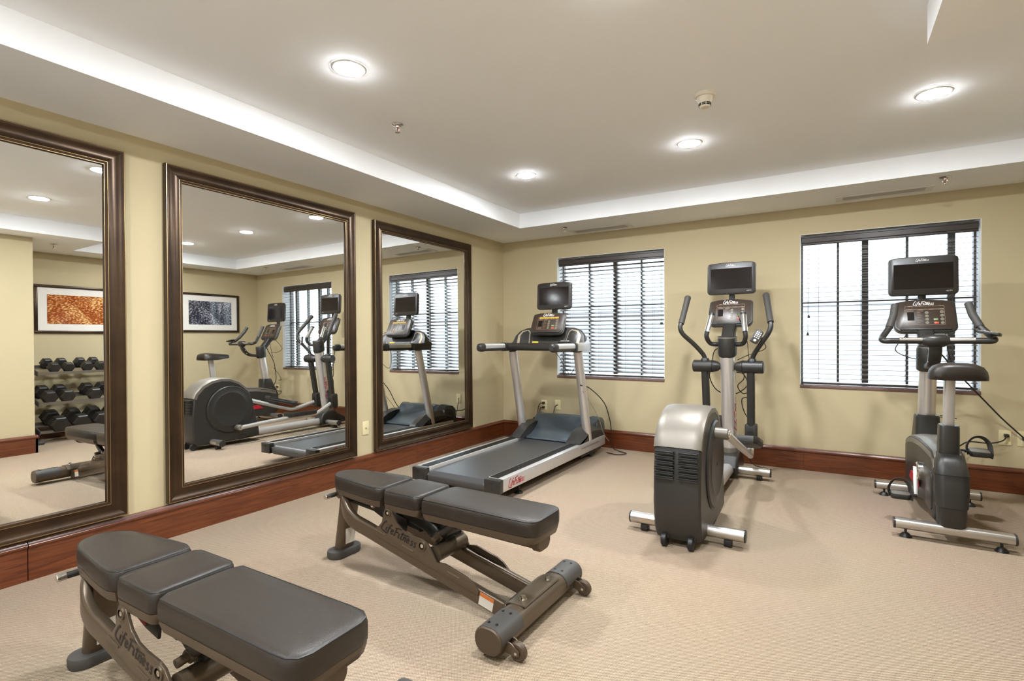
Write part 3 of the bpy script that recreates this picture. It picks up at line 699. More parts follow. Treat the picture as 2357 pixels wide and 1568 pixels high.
# ------------------------------------------------------------------ elliptical
def elliptical():
    XC = 2.71; oy = 1.40; Y = lambda y: y+oy
    R = thing('elliptical_trainer', 'grey elliptical trainer with rounded rear drum and moving handles', 'elliptical trainer', (XC, -1.40, 0))
    # rear drum housing: side outline lofted across the width
    prof = [(-2.385, .045), (-2.415, .10), (-2.435, .25), (-2.43, .42), (-2.415, .56), (-2.385, .645), (-2.32, .715), (-2.22, .765), (-2.11, .785), (-2.0, .775), (-1.90, .735), (-1.82, .665), (-1.765, .57), (-1.72, .45), (-1.68, .30), (-1.645, .15), (-1.635, .060), (-1.80, .042)]
    cy_, cz_ = -2.02, .40
    def ring(x, k, zoff=0): return [(x, Y(cy_+(y-cy_)*k), max(.040, cz_+(z-cz_)*k)) for y, z in prof]
    hw = .133
    body_prof = prof
    dr = add('drum_housing', loft([ring(-hw, .955), ring(-hw+.012, .985), ring(-hw+.04, 1.0), ring(0, 1.004), ring(hw-.04, 1.0), ring(hw-.012, .985), ring(hw, .955)]), 'shroud', R, sharp=28)
    # silver cap over the top
    capp = [(-2.425, .585), (-2.405, .640), (-2.33, .722), (-2.225, .776), (-2.11, .797), (-1.995, .787), (-1.89, .745), (-1.805, .672), (-1.75, .575)]
    def capring(x, d):
        o = [(x, Y(cy_+(y-cy_)*(1-d)), cz_+(z-cz_)*(1-d)) for y, z in capp]
        i = [(x, Y(cy_+(y-cy_)*(.93-d)), cz_+(z-cz_)*(.93-d)) for y, z in capp[::-1]]
        return o+i
    add('top_cap', loft([capring(-hw-.0015, .036), capring(-hw+.018, .012), capring(-hw+.055, .004), capring(-.003, 0), capring(.003, 0), capring(hw-.055, .004), capring(hw-.018, .012), capring(hw+.0015, .036)]), 'pewter', R, sharp=40)
    for k in range(6):
        z = .560-k*.029
        for s in (-1, 1):
            add('vent_slot', box(s*.066-.054, s*.066+.054, Y(-2.452), Y(-2.425), z-.0045, z+.0045, .003), 'black', dr)
            add('vent_lip', box(s*.066-.054, s*.066+.054, Y(-2.448), Y(-2.425), z-.0145, z-.0060, .003), 'shroud', dr)
    for (x, z) in ((-.11, .615), (.11, .60), (.105, .12), (-.115, .13)): add('screw', cyl((x, Y(-2.404 if z > .5 else -2.412), z), (x, Y(-2.36), z), .009, 10), 'black', dr)
    for s in (-1, 1):
        xo = s*(hw+.001)
        add('side_disc', lathe([(.001, s*.016), (.19, s*.016), (.195, s*.018), (.20, s*.015), (.262, s*.012), (.272, s*.004), (.272, -s*.02)], (xo, Y(-2.005), .425), 'x', 48), 'shroud', dr)
        add('disc_groove', lathe([(.270, s*.002), (.280, s*.003), (.280, -s*.01)], (xo, Y(-2.005), .425), 'x', 48), 'black', dr)
        add('hub_screw', cyl((xo, Y(-2.005), .425), (xo+s*.019, Y(-2.005), .425), .010, 10), 'shroud', dr)
        # transport wheels at rear
        add('transport_wheel', cyl((s*.075-.016, Y(-2.395), .040), (s*.075+.016, Y(-2.395), .040), .040, 16, .005), 'black', R)
        add('wheel_fork', box(s*.075-.027, s*.075+.027, Y(-2.40), Y(-2.33), .045, .085, .008), 'black', R)
    # stabiliser bars
    for y, hwid, nm in ((-2.215, .335, 'rear'), (-.60, .33, 'front')):
        b = add('stabiliser_bar', cyl((-hwid, Y(y), .072), (hwid, Y(y), .072), .036, 18, .004), 'steel', R)
        for s in (-1, 1):
            add('bar_end_cap', cyl((s*(hwid-.006), Y(y), .072), (s*(hwid+.006), Y(y), .072), .0375, 18, .004), 'charcoal', b)
            add('bar_foot', box(s*.245-.022, s*.245+.022, Y(y)-.028, Y(y)+.028, 0, .042, .006), 'black', b)
    add('rating_label', sweep([(-.27, Y(-2.252), .072), (-.15, Y(-2.252), .072)], rrect(.002, .03, .0005, 1)), 'tan', R)
    # centre rail and front base
    add('centre_rail', sweep([(0, Y(-1.70), .078), (0, Y(-.58), .082)], rrect(.105, .095, .045, 6)), 'silver', R)
    add('front_base', prism([(Y(-.68), .035), (Y(-.70), .10), (Y(-.66), .19), (Y(-.58), .225), (Y(-.47), .225), (Y(-.34), .15), (Y(-.27), .10), (Y(-.27), .035)], 'yz', -.085, .085, .02, 3), 'charcoal', R)
    add('mast_collar_low', sweep([(0, Y(-.54), .20), (0, Y(-.548), .26)], .078, n=24), 'pewter', R)
    ms = add('mast', sweep([(0, Y(-.53), .17), (0, Y(-.66), 1.10)], circle(.060, 24, .068), up=(0, 1, 0)), 'silver_tube', R)
    my = lambda zz: -.53-.13*(zz-.17)/.93
    for s_ in (-1, 1):
        add('brand_lettering', logo(lambda a, z: (s_*.0614*math.sqrt(max(.15, 1-((z*.8-.022)/.069)**2)), Y(my(.40+a)-s_*(z*.8-.022)), .40+a), .30, .2), 'red', ms, smooth=False, label='red brand lettering')
    cl = add('mast_collar', sweep([(0, Y(-.652), 1.065), (0, Y(-.656), 1.075), (0, Y(-.668), 1.205), (0, Y(-.670), 1.225)], .077, n=28, scales=[.93, 1, 1, .93]), 'charcoal', R)
    add('collar_trim', sweep([(0, Y(-.6685), 1.212), (0, Y(-.6698), 1.224)], .0775, n=28), 'pewter', cl)
    add('console_arm', sweep([(0, Y(-.65), 1.18), (0, Y(-.53), 1.30), (0, Y(-.44), 1.41)], rrect(.11, .07, .015, 3)), 'charcoal', R)
    console(R, (0.0, Y(-.49), 1.44), .372, .265, .40)
    add('screen_post', prism(rrect(.045, .03, .006, 3, .0, Y(-.40)), 'xy', 1.45, 1.70), 'black', R)
    tv(R, (0.0, Y(-.45), 1.748), .402, .288, .05)
    # fixed hand grips with metal sensors
    for s in (-1, 1):
        g = add('fixed_handle', sweep(catmull([(s*.07, Y(-.67), 1.155), (s*.13, Y(-.70), 1.165), (s*.155, Y(-.74), 1.22), (s*.150, Y(-.74), 1.275)], 5), .019, n=12), 'charcoal', R)
        add('pulse_sensor', sweep([(s*.151, Y(-.74), 1.262), (s*.128, Y(-.66), 1.415)], .0225, n=14), 'chrome', g)
        add('grip_end', sweep([(s*.129, Y(-.663), 1.408), (s*.127, Y(-.656), 1.424)], .0245, n=14), 'black', g)
    # moving arms: pivot hub, lower arm, boot, upper arm with grip, pedal lever, crank
    for s in (-1, 1):
        py, pz = (-.655, .965)
        hub = add('pivot_hub', cyl((s*.285, Y(py), pz), (s*.115, Y(py), pz), .054, 22, .008), 'charcoal', R)
        add('hub_cone', sweep([(s*.118, Y(py), pz), (s*.075, Y(py), pz), (s*.055, Y(py), pz)], .054, n=22, scales=[1, .75, .4]), 'charcoal', hub)
        add('hub_ring', cyl((s*.122, Y(py), pz), (s*.127, Y(py), pz), .0555, 22), 'black', hub)
        low_y = -.575 if s < 0 else -.565
        la = add('lower_arm', sweep([(s*.185, Y(py), .95), (s*.178, Y(low_y-.005), .40)], rrect(.062, .070, .022, 4), up=(0, 1, 0)), 'charcoal', R)
        bx = s*.178
        bt = add('arm_boot', prism([(Y(low_y-.045), .47), (Y(low_y-.052), .44), (Y(low_y-.050), .31), (Y(low_y-.030), .27), (Y(low_y+.045), .27), (Y(low_y+.058), .31), (Y(low_y+.052), .45), (Y(low_y+.04), .47)], 'yz', bx-.048, bx+.048, .014, 3), 'charcoal', R)
        add('boot_opening', prism(rrect(.056, .085, .027, 6, bx, .375), 'xz', Y(low_y-.056), Y(low_y-.03)), 'black', bt, smooth=False)
        if s < 0: path = [(s*.185, Y(-.655), 1.0), (s*.195, Y(-.66), 1.06), (s*.26, Y(-.71), 1.15), (s*.345, Y(-.775), 1.245), (s*.368, Y(-.785), 1.305), (s*.360, Y(-.76), 1.36)]; top = (s*.335, Y(-.63), 1.585)
        else: path = [(s*.195, Y(-.655), 1.0), (s*.205, Y(-.66), 1.06), (s*.26, Y(-.71), 1.15), (s*.325, Y(-.76), 1.245), (s*.345, Y(-.755), 1.305), (s*.338, Y(-.73), 1.36)]; top = (s*.290, Y(-.54), 1.585)
        ua = add('upper_arm', sweep(catmull(path, 5), .0195, n=14), 'charcoal', R)
        p0 = Vector(path[-1]); p1 = Vector(top); L = p1-p0
        add('grip', sweep([p0-L*.10, p0-L*.07, p0+L*.3, p0+L*.85, p0+L*.96, p1], .0255, n=14, scales=[.95, 1, .98, 1.05, 1.12, .9]), 'rubber', ua)
        add('arm_cap', lathe([(.001, .052), (.030, .050), (.034, .04), (.040, .03), (.038, -.005), (.001, -.03)], (path[0][0], path[0][1], .985), n=20), 'black', ua)
        # crank and pedal lever
        cyy, czz = (-1.935, .197) if s < 0 else (-2.06, .625)
        cr = add('crank_pivot', cyl((s*.125, Y(cyy), czz), (s*.225, Y(cyy), czz), .036, 18, .006), 'pewter', R)
        add('pivot_cap', cyl((s*.222, Y(cyy), czz), (s*.232, Y(cyy), czz), .024, 16, .004), 'chrome', cr)
        if s < 0: lp = [(s*.21, Y(cyy), czz), (s*.215, Y(-1.5), .222), (s*.22, Y(-1.0), .232), (s*.21, Y(-.85), .245), (s*.178, Y(-.585), .352)]; pc = (-1.115, .262); pa = -.02
        else: lp = [(s*.21, Y(cyy), czz), (s*.215, Y(-1.5), .445), (s*.22, Y(-1.05), .305), (s*.21, Y(-.90), .282), (s*.178, Y(-.575), .352)]; pc = (-1.10, .40); pa = -.27
        add('pedal_lever', sweep(catmull(lp, 6), .0245, n=14), 'silver', R)
        pm = Matrix.Translation((s*.225, Y(pc[0]), pc[1])) @ Matrix.Rotation(pa, 4, 'X')
        po = [(-.062, -.21), (.05, -.21), (.075, -.17), (.085, .06), (.06, .18), (.02, .215), (-.04, .215), (-.07, .17), (-.075, -.17)]
        po = [(x*s, y) for x, y in po]
        if s < 0: po = po[::-1]
        pd = add('pedal', xf(prism(po, 'xy', -.018, .004, .006), pm), 'shroud', R)
        rim = [Vector((x, y, .022)) for x, y in po]
        add('pedal_rim', xf(sweep([(*p, .016) for p in po[:-2]] if s > 0 else [(*p, .016) for p in po[2:]], rrect(.012, .046, .004, 2)), pm), 'shroud', pd)
        add('tread_pad', xf(prism([(x*.82, y*.86) for x, y in po], 'xy', .003, .009, .002), pm), 'rubber_grey', pd)
    add('remote_holder', sweep([(.255, Y(-.738), 1.215), (.285, Y(-.735), 1.205), (.312, Y(-.745), 1.215)], .011, n=10), 'charcoal', R)
    add('power_box', box(-.11, -.06, Y(-.57), Y(-.50), .33, .52, .01), 'black', R)
    return R
elliptical()
remote((2.952, -.758, 1.222), (math.radians(72), math.radians(30), math.radians(10)), 'grey remote with white keys clipped to the right handle of the elliptical')

# ------------------------------------------------------------------ exercise bike
def bike():
    XC = 4.07; oy = 1.0; Y = lambda y: y+oy
    R = thing('exercise_bike', 'grey upright exercise bike with black saddle by the right window', 'exercise bike', (XC, -1.0, 0))
    for y, hw in ((-1.505, .272), (-.56, .305)):
        b = add('stabiliser_bar', sweep([(-hw, Y(y), .078), (hw, Y(y), .078)], rrect(.075, .058, .027, 5)), 'steel', R)
        for s in (-1, 1):
            add('bar_end_cap', sweep([(s*(hw-.004), Y(y), .078), (s*(hw+.006), Y(y), .078)], rrect(.077, .060, .028, 5)), 'charcoal', b)
            f = add('levelling_foot', join(cyl((s*(hw-.055), Y(y), .015), (s*(hw-.055), Y(y), .055), .007, 8), lathe([(.001, .026), (.016, .024), (.030, .008), (.032, 0), (.001, 0)], (s*(hw-.055), Y(y), 0), n=16)), 'black', b)
    # main housing
    prof = [(-1.44, .105), (-1.46, .14), (-1.47, .30), (-1.46, .42), (-1.43, .485), (-1.36, .515), (-1.20, .525), (-1.0, .53), (-.80, .515), (-.62, .485), (-.50, .45), (-.44, .40), (-.44, .16), (-.52, .085), (-.80, .085), (-1.15, .15), (-1.35, .12)]
    cy_, cz_ = -1.0, .3
    wf = lambda y: 1+.42*min(1, max(0, (y+1.35)/.6))
    def ring(x, k): return [(x*wf(y), Y(cy_+(y-cy_)*k), cz_+(z-cz_)*k) for y, z in prof]
    h = add('housing', loft([ring(-.078, .955), ring(-.072, .985), ring(-.05, 1), ring(.05, 1), ring(.072, .985), ring(.078, .955)]), 'shroud', R, sharp=30)
    tp = [(-1.45, .46), (-1.42, .505), (-1.36, .530), (-1.20, .540), (-1.0, .545), (-.80, .530), (-.62, .500), (-.49, .462)]
    add('top_cap', loft([[(x*wf(y), Y(y), z-d) for y, z in tp]+[(x*wf(y), Y(y), z-.03-d) for y, z in tp[::-1]] for x, d in ((-.079, .035), (-.065, .012), (-.03, 0), (.03, 0), (.065, .012), (.079, .035))]), 'pewter', R, sharp=40)
    add('rear_shell', loft([[(x, Y(y), z) for x, y in rrect(2*hw_, dp, .04, 5, 0, yc)] for z, hw_, dp, yc in ((.088, .060, .15, -1.455), (.10, .066, .165, -1.455), (.212, .070, .18, -1.455), (.216, .074, .19, -1.455), (.30, .079, .20, -1.45), (.40, .080, .20, -1.445), (.455, .074, .19, -1.435), (.492, .064, .17, -1.42), (.515, .055, .14, -1.40))]), 'shroud', R, sharp=35)
    add('shell_seam', loft([[(x, Y(y), z) for x, y in rrect(.163, .204, .042, 5, 0, -1.447)] for z in (.405, .4075)]), 'black', R)
    add('seat_tube_cup', loft([[(x, Y(y), z) for x, y in rrect(.094*k, .11*k, .02, 3, 0, yy)] for z, k, yy in ((.47, 1.12, -1.385), (.52, 1.04, -1.385), (.675, 1.0, -1.40), (.684, .94, -1.40))]), 'charcoal', R)
    add('seat_post', sweep([(0, Y(-1.385), .60), (0.0, Y(-1.43), .985)], rrect(.050, .062, .008, 3), up=(0, 1, 0)), 'silver', R)
    # saddle
    rings = []
    for yy, wd, zt_, th in ((-1.590, .17, 1.045, .060), (-1.580, .225, 1.062, .085), (-1.55, .262, 1.072, .098), (-1.48, .272, 1.074, .098), (-1.40, .245, 1.066, .090), (-1.32, .165, 1.058, .075), (-1.25, .095, 1.052, .062), (-1.20, .068, 1.044, .050), (-1.185, .04, 1.034, .030)):
        zb = zt_-th; q = []
        for u, v in ((1, .0), (1.0, .25), (.96, .52), (.84, .78), (.6, .94), (.3, 1), (0, 1.0), (-.3, 1), (-.6, .94), (-.84, .78), (-.96, .52), (-1, .25), (-1, .0), (-.5, -.04), (.5, -.04)):
            q.append((wd/2*u, Y(yy), zb+th*v))
        rings.append(q)
    sd = add('saddle', xf(loft(rings), Matrix.Translation((.028, .03, -.012)) @ Matrix.Rotation(0.0, 4, 'Z')), 'leather', R, sharp=60)
    # mast
    add('mast_cup', loft([[(x, Y(y), z) for x, y in rrect(.142*k, .17*k*kk, .03, 4, 0, yy)] for z, k, kk, yy in ((.40, 1.08, 1.45, -.55), (.55, 1.02, 1.1, -.585), (.632, .98, .95, -.60), (.645, .9, .88, -.60))]), 'charcoal', R)
    ms = add('mast', sweep([(0, Y(-.585), .62), (0, Y(-.665), 1.02)], circle(.053, 24, .055), up=(0, 1, 0)), 'silver_tube', R)
    add('mast_collar', sweep([(0, Y(-.657), .975), (0, Y(-.659), .985), (0, Y(-.672), 1.13), (0, Y(-.674), 1.148)], .070, n=26, scales=[.93, 1, 1, .9]), 'charcoal', R)
    add('collar_trim', sweep([(0, Y(-.6735), 1.137), (0, Y(-.674), 1.145)], .0655, n=26), 'pewter', R)
    add('console_arm', sweep([(0, Y(-.64), 1.11), (0, Y(-.53), 1.25), (0, Y(-.44), 1.36)], rrect(.10, .07, .015, 3)), 'charcoal', R)
    console(R, (0.0, Y(-.50), 1.375), .378, .275, .42)
    add('screen_post', prism(rrect(.05, .035, .006, 3, 0, Y(-.36)), 'xy', 1.44, 1.66), 'charcoal', R)
    tv(R, (0.0, Y(-.40), 1.685), .425, .30, .05)
    # handlebar
    hb = add('handlebar', sweep(catmull([(-.205, Y(-.76), 1.44), (-.215, Y(-.80), 1.37), (-.245, Y(-.86), 1.285), (-.290, Y(-.93), 1.212), (-.285, Y(-.985), 1.19), (-.22, Y(-.985), 1.188), (-.05, Y(-.965), 1.188), (.05, Y(-.965), 1.188), (.22, Y(-.985), 1.188), (.285, Y(-.985), 1.19), (.292, Y(-.93), 1.212), (.245, Y(-.86), 1.285), (.215, Y(-.80), 1.37), (.205, Y(-.76), 1.44)], 5), .0205, n=14), 'charcoal', R)
    for s in (-1, 1):
        add('pulse_sensor', sweep([(s*.065, Y(-.968), 1.193), (s*.20, Y(-.984), 1.193)], .0195, n=12), 'steel', hb)
        add('grip', sweep([(s*.246, Y(-.862), 1.282), (s*.216, Y(-.80), 1.37), (s*.204, Y(-.758), 1.445)], .0235, n=14), 'rubber', hb)
        add('grip', sweep([(s*.13, Y(-.985), 1.212), (s*.19, Y(-1.00), 1.205)], .001, n=6), 'rubber', hb)
    add('handlebar_clamp', sweep([(-.072, Y(-.966), 1.190), (-.045, Y(-.966), 1.190), (.045, Y(-.966), 1.190), (.072, Y(-.966), 1.190)], .043, n=16, scales=[.6, 1, 1, .6]), 'charcoal', R)
    add('handlebar_stem', sweep(catmull([(0, Y(-.966), 1.18), (0, Y(-.945), 1.10), (0, Y(-.86), 1.025), (0, Y(-.70), 1.00)], 5), rrect(.072, .040, .012, 3)), 'charcoal', R)
    for k in range(3): add('stem_hole', cyl((-.0375, Y(-.952+.018*k), 1.135-k*.045), (-.03, Y(-.952+.018*k), 1.135-k*.045), .006, 8), 'chrome', R)
    # cranks, pedals with straps
    bb = (-1.10, .325)
    for s in (-1, 1):
        add('crank_cover', cyl((s*.07, Y(bb[0]), bb[1]), (s*.122, Y(bb[0]), bb[1]), .060, 24, .008), 'chrome', R)
        dy, dz = (-.10, -.142) if s < 0 else (.10, .142)
        py, pz = bb[0]+dy, bb[1]+dz
        add('crank_arm', sweep([(s*.122, Y(bb[0]-dy*.15), bb[1]-dz*.15), (s*.132, Y(py), pz)], rrect(.012, .026, .005, 3), up=(1, 0, 0)), 'steel', R)
        add('pedal_axle', cyl((s*.125, Y(py), pz), (s*.27, Y(py), pz), .010, 10), 'black', R)
        pm = Matrix.Translation((s*.215, Y(py), pz)) @ Matrix.Rotation(.08, 4, 'X')
        pd = add('pedal', xf(prism(rrect(.105, .115, .02, 4), 'xy', -.022, .010, .006), pm), 'charcoal', R)
        add('pedal_tread', xf(prism(rrect(.10, .11, .018, 4), 'xy', .009, .014, .002), pm), 'pewter', pd)  # light pewter tone stands in for the window's reflection on the pedal top
        st = catmull([(-.052, 0, -.02), (-.060, .005, .035), (-.030, .01, .088), (.015, .01, .095), (.048, .006, .060), (.058, 0, .0), (.056, 0, -.035)], 5)
        add('toe_strap', xf(sweep(st, rrect(.040, .003, .001, 1), up=(0, 0, 1)), pm @ Matrix.Rotation(math.radians(0), 4, 'Z')), 'rubber', pd)
    add('side_cover', prism(rrect(.30, .23, .03, 4, Y(-1.27), .27), 'yz', -.086, -.074, .004), 'shroud', R)
    add('brand_panel', prism([(Y(-1.08), .20), (Y(-1.06), .25), (Y(-.78), .26), (Y(-.70), .20)], 'yz', -.1125, -.100), 'red', R, label='red logo panel')
    return R
bike()
remote((4.335, -.985, 1.238), (math.radians(12), math.radians(8), math.radians(70)), 'black remote clamped on the right handlebar of the exercise bike')

# ------------------------------------------------------------------ weight benches
def bench(loc, rz, label):
    R = thing('weight_bench', label, 'weight bench', loc, rz, group='adjustable weight benches')
    # foot and post
    st = rrect(.108, .200, .052, 6, .0, 0)
    add('rubber_foot', prism(st, 'xy', 0, .042, .008), 'rubber_grey', R)
    ps = add('post', loft([[(x+dx, y, z) for x, y in rrect(.062, .112, .028, 5)] for z, dx in ((.035, .0), (.30, .045), (.37, .055))]), 'bronze', R)
    add('warning_sticker', box(.050, .052, -.030, .030, .075, .20), 'tag_paper', ps, smooth=False)
    add('saddle_bracket', loft([[(x, y, z) for y, z in [(.065*math.cos(a), .375-.05*math.sin(a)) for a in [math.pi*i/10 for i in range(11)]]+[(.058*math.cos(a), .375-.043*math.sin(a)) for a in [math.pi*i/10 for i in range(10, -1, -1)]]] for x in (.03, .15)]), 'bronze', R, sharp=50)
    pin = add('pull_pin', cyl((.02, -.05, .358), (.012, -.105, .356), .0125, 14), 'charcoal', R)
    add('pin_tip', cyl((.0122, -.104, .356), (.010, -.135, .355), .0145, 14, .003), 'chrome', pin)
    for s in (-1, 1):
        lug = add('hinge_lug', prism(rrect(.052, .075, .022, 5, .045, .375), 'xz', s*.066-.004, s*.066+.004, .001), 'bronze', R)
        add('hinge_bolt', lathe([(.001, s*.006), (.007, s*.006), (.009, s*.003), (.014, s*.004), (.016, 0)], (.042, s*.070, .378), 'y', 16), 'chrome', lug)
    # side rails
    zr = lambda x: .235-.212*(x-.30)
    for s in (-1, 1):
        path = catmull([(.055, s*.040, .355), (.10, s*.075, .325), (.155, s*.096, .282), (.22, s*.102, zr(.22)), (.30, s*.102, zr(.30)), (.40, s*.102, zr(.40))], 5)+[Vector((.8, s*.102, zr(.8))), Vector((1.20, s*.102, zr(1.20)))]
        rl = add('side_rail', sweep(path, rrect(.036, .076, .012, 3), fixed=True), 'bronze', R)
        yo = s*.1215
        pl = [(.375, zr(.375)+.030), (.415, zr(.415)+.066), (.437, .300), (.448, .345), (.460, .372), (.480, .386), (.502, .378), (.516, .352), (.540, .316), (.580, .288), (.630, .277), (.70, .270), (.735, .258), (.765, .226), (.795, .180), (.84, zr(.84)+.066), (.965, zr(.965)+.064), (1.0, zr(1.0)+.056), (1.035, zr(1.035)+.030), (1.03, zr(1.03)+.010), (.375, zr(.375)+.010)]
        gp = add('gusset_plate', prism(pl, 'xz', yo-.005, yo+.005, .0015), 'bronze', R, sharp=40)
        for (x, z, r) in ((.482, .354, .021), (.708, .240, .025)):
            bo = add('pivot_boss', lathe([(r*.66, s*.011), (r*.92, s*.010), (r, s*.004), (r, 0)], (x, yo, z), 'y', 20), 'bronze', gp)
            add('pivot_washer', lathe([(r*.36, s*.006), (r*.68, s*.006), (r*.68, 0)], (x, yo, z), 'y', 18), 'black', bo)
            add('pivot_bolt', lathe([(.001, s*.009), (r*.36, s*.009), (r*.40, 0)], (x, yo, z), 'y', 14), 'chrome', bo)
        for x in (.39, .58, .86):
            add('weld_bead', sweep([(x, yo+s*.004, zr(x)+.040), (x+.07, yo+s*.004, zr(x+.07)+.040)], .004, n=6), 'bronze', gp)
        if s < 0:
            d = Vector((1, 0, -.212)).normalized()
            add('brand_lettering', logo(lambda a, z: (.440+a*d.x+z*.16, yo-.0058, zr(.440)+.062+a*d.z+z*.80), .232, .26, .12), 'dark_text', gp, smooth=False, label='black brand lettering')
            tg = add('warning_label', xf(box(0, .075, -.0012, .0, -.026, .030), Matrix.Translation((1.035, -.1205, zr(1.035))) @ Matrix.Rotation(math.atan(.212), 4, 'Y')), 'tag_paper', rl, smooth=False)
            add('label_header', xf(box(0, .075, -.0018, -.0008, .014, .030), Matrix.Translation((1.035, -.1205, zr(1.035))) @ Matrix.Rotation(math.atan(.212), 4, 'Y')), 'tag_orange', tg, smooth=False)
        else:
            add('brand_lettering', logo(lambda a, z: (.69-a*.978, yo+.0058, zr(.69)+.060+a*.207+z*.80), .232, .26, .12), 'dark_text', gp, smooth=False, label='black brand lettering')
    # inner linkage
    add('centre_beam', sweep([(.06, 0, .345), (.38, 0, .318), (.60, 0, .28)], rrect(.056, .070, .014, 3)), 'shroud', R)
    lk = add('link_arm', sweep([(.27, -.035, .345), (.44, -.035, .285), (.52, -.035, .27)], rrect(.010, .070, .004, 2)), 'shroud', R)
    add('hinge_bolt', lathe([(.001, -.010), (.008, -.010), (.009, -.005), (.016, -.006), (.018, .004)], (.285, -.041, .335), 'y', 16), 'chrome', lk)
    add('pinch_sign', prism([(.40, .270), (.445, .262), (.428, .318)], 'xz', -.0425, -.0395), 'tag_red', lk, smooth=False)
    add('cross_tube', cyl((.765, -.105, .205), (.765, .105, .205), .038, 20), 'bronze', R)
    add('adjust_arm', sweep([(.50, 0, .33), (.64, 0, .30), (.765, 0, .225)], rrect(.07, .075, .014, 3)), 'charcoal', R)
    add('adjust_tube', sweep([(.73, -.055, .262), (.80, -.055, .312), (.84, -.055, .345)], .020, n=14), 'charcoal', R)
    add('pull_pin', join(cyl((.755, -.060, .275), (.755, -.105, .268), .014, 14), cyl((.755, -.055, .275), (.755, -.072, .272), .022, 16)), 'bronze', R)
    add('adjust_shaft', cyl((.755, -.03, .275), (.755, .11, .275), .024, 16), 'charcoal', R)
    # pad frame beam with oval end cap
    bm_ = add('pad_beam', sweep([(.46, 0, .348), (.72, 0, .348), (1.265, 0, .343)], rrect(.105, .062, .030, 5)), 'bronze_dark', R)
    add('beam_cap', sweep([(1.262, 0, .343), (1.288, 0, .343), (1.294, 0, .343)], rrect(.112, .078, .037, 6), scales=[1, 1, .9]), 'bronze_dark', bm_)
    # pads: vinyl cushion on moulded shell
    def pad(ol, z0, zc, z1, nm):
        cx = sum(p[0] for p in ol)/len(ol)
        sh = add('pad_shell', loft([[(cx+(x-cx)*.90, y*.80, z0) for x, y in ol], [(cx+(x-cx)*.96, y*.94, z0+.008) for x, y in ol], [(cx+(x-cx)*.985, y*.99, zc-.006) for x, y in ol], [(cx+(x-cx)*.985, y*.99, zc+.001) for x, y in ol]]), 'bronze_dark', R, sharp=50)
        k = [(zc, .972), (zc+.004, .990), (zc+.018, 1.0), (zc+.040, 1.0), (z1-.012, .992), (z1-.004, .965), (z1-.0015, .945)]
        def sc(p, f):
            # inset by absolute amount so that long pads keep even edges
            d = (1-f)*.13; L = max(abs(q[0]-cx) for q in ol); Wd = max(abs(q[1]) for q in ol)
            return (cx+(p[0]-cx)*(1-d/L), p[1]*(1-d/Wd))
        rings = [[(*sc(p, f), z) for p in ol] for z, f in k]
        rings.append([(*sc(p, .80), z1+.002) for p in ol]); rings.append([(*sc(p, .5), z1+.003) for p in ol])
        c = add(nm, loft(rings), 'leather', R, sharp=70)
        seam = [Vector((*sc(p, .958), z1-.0028)) for p in ol]
        add('seam', sweep(seam+[seam[0]], .0024, n=5, cap=False), 'black', c)
    hd = []
    for i in range(15):
        a = math.radians(90+180*i/14); hd.append((.125+.125*math.cos(a), .098*math.sin(a)))
    hd = [(.375, .128), (.32, .125), (.22, .112)]+hd+[(.22, -.112), (.32, -.125), (.375, -.128), (.408, -.118), (.415, -.09), (.415, .09), (.408, .118)]
    hd = [(-.03+x*1.10, y) for x, y in hd]
    pad(hd, .358, .397, .465, 'head_pad')
    pad(rrect(.238, .262, .030, 4, .560, 0), .356, .395, .462, 'seat_pad')
    bk = [(.668+.02, .131), (.672, .10), (.670, -.10), (.688, -.131), (1.18, -.131), (1.235, -.128), (1.262, -.110), (1.272, -.08), (1.272, .08), (1.262, .110), (1.235, .128), (1.18, .131)]
    bk = [(.690+(x-.670)*1.045, y) for x, y in bk]
    pad(bk[::-1], .354, .393, .460, 'back_pad')
    # wheel bar
    X0 = 1.245; prof = rrect(.118, .098, .046, 7)
    wb = add('floor_bar', sweep([(X0, -.345, .072), (X0, .345, .072)], prof, up=(0, 0, 1)), 'bronze', R)
    for s in (-1, 1):
        add('bar_end_cap', sweep([(X0, s*.340, .072), (X0, s*.352, .072), (X0, s*.357, .072)], rrect(.122, .102, .048, 7), scales=[1, 1, .93]), 'bronze_dark', wb)
        arc = [(X0+.064*math.cos(a)*1.0, .072+.054*math.sin(a)) for a in [math.radians(-8+196*i/16) for i in range(17)]]
        def st(px, pz):
            # follow the stadium section slightly proud
            return px, pz
        top = []
        for x, z in [(q[0]*1.055, q[1]*1.065) for q in prof]:
            if z > -.012: top.append((x, z))
        top.sort(key=lambda q: math.atan2(q[1]+.02, q[0]))
        inn = [(x*.945, z*.94) for x, z in top[::-1]]
        sl = [(X0+x, .072+z) for x, z in top+inn]
        cv = add('bar_sleeve', loft([[(x, s*yy, z) for x, z in sl] for yy in (.190, .348)]), 'rubber_grey', wb, sharp=40)
        for xx in (-.018, .018):
            for yy in (.222, .318): add('screw', cyl((X0+xx, s*yy, .122), (X0+xx, s*yy, .1262), .006, 8), 'black', cv)
        wc = (X0+.098, s*.292, .036)
        wh = add('caster_wheel', cyl((wc[0], wc[1]-.013, wc[2]), (wc[0], wc[1]+.013, wc[2]), .036, 20, .006), 'bronze_dark', R)
        add('axle_bolt', cyl((wc[0], wc[1]-.022, wc[2]), (wc[0], wc[1]+.022, wc[2]), .006, 10), 'chrome', wh)
        for q in (-.018, .018): add('caster_fork', prism([(X0+.050, .032), (X0+.050, .072), (X0+.075, .068), (X0+.112, .045), (X0+.112, .027), (X0+.090, .022)], 'xz', wc[1]+q-.002, wc[1]+q+.002), 'bronze', wh)
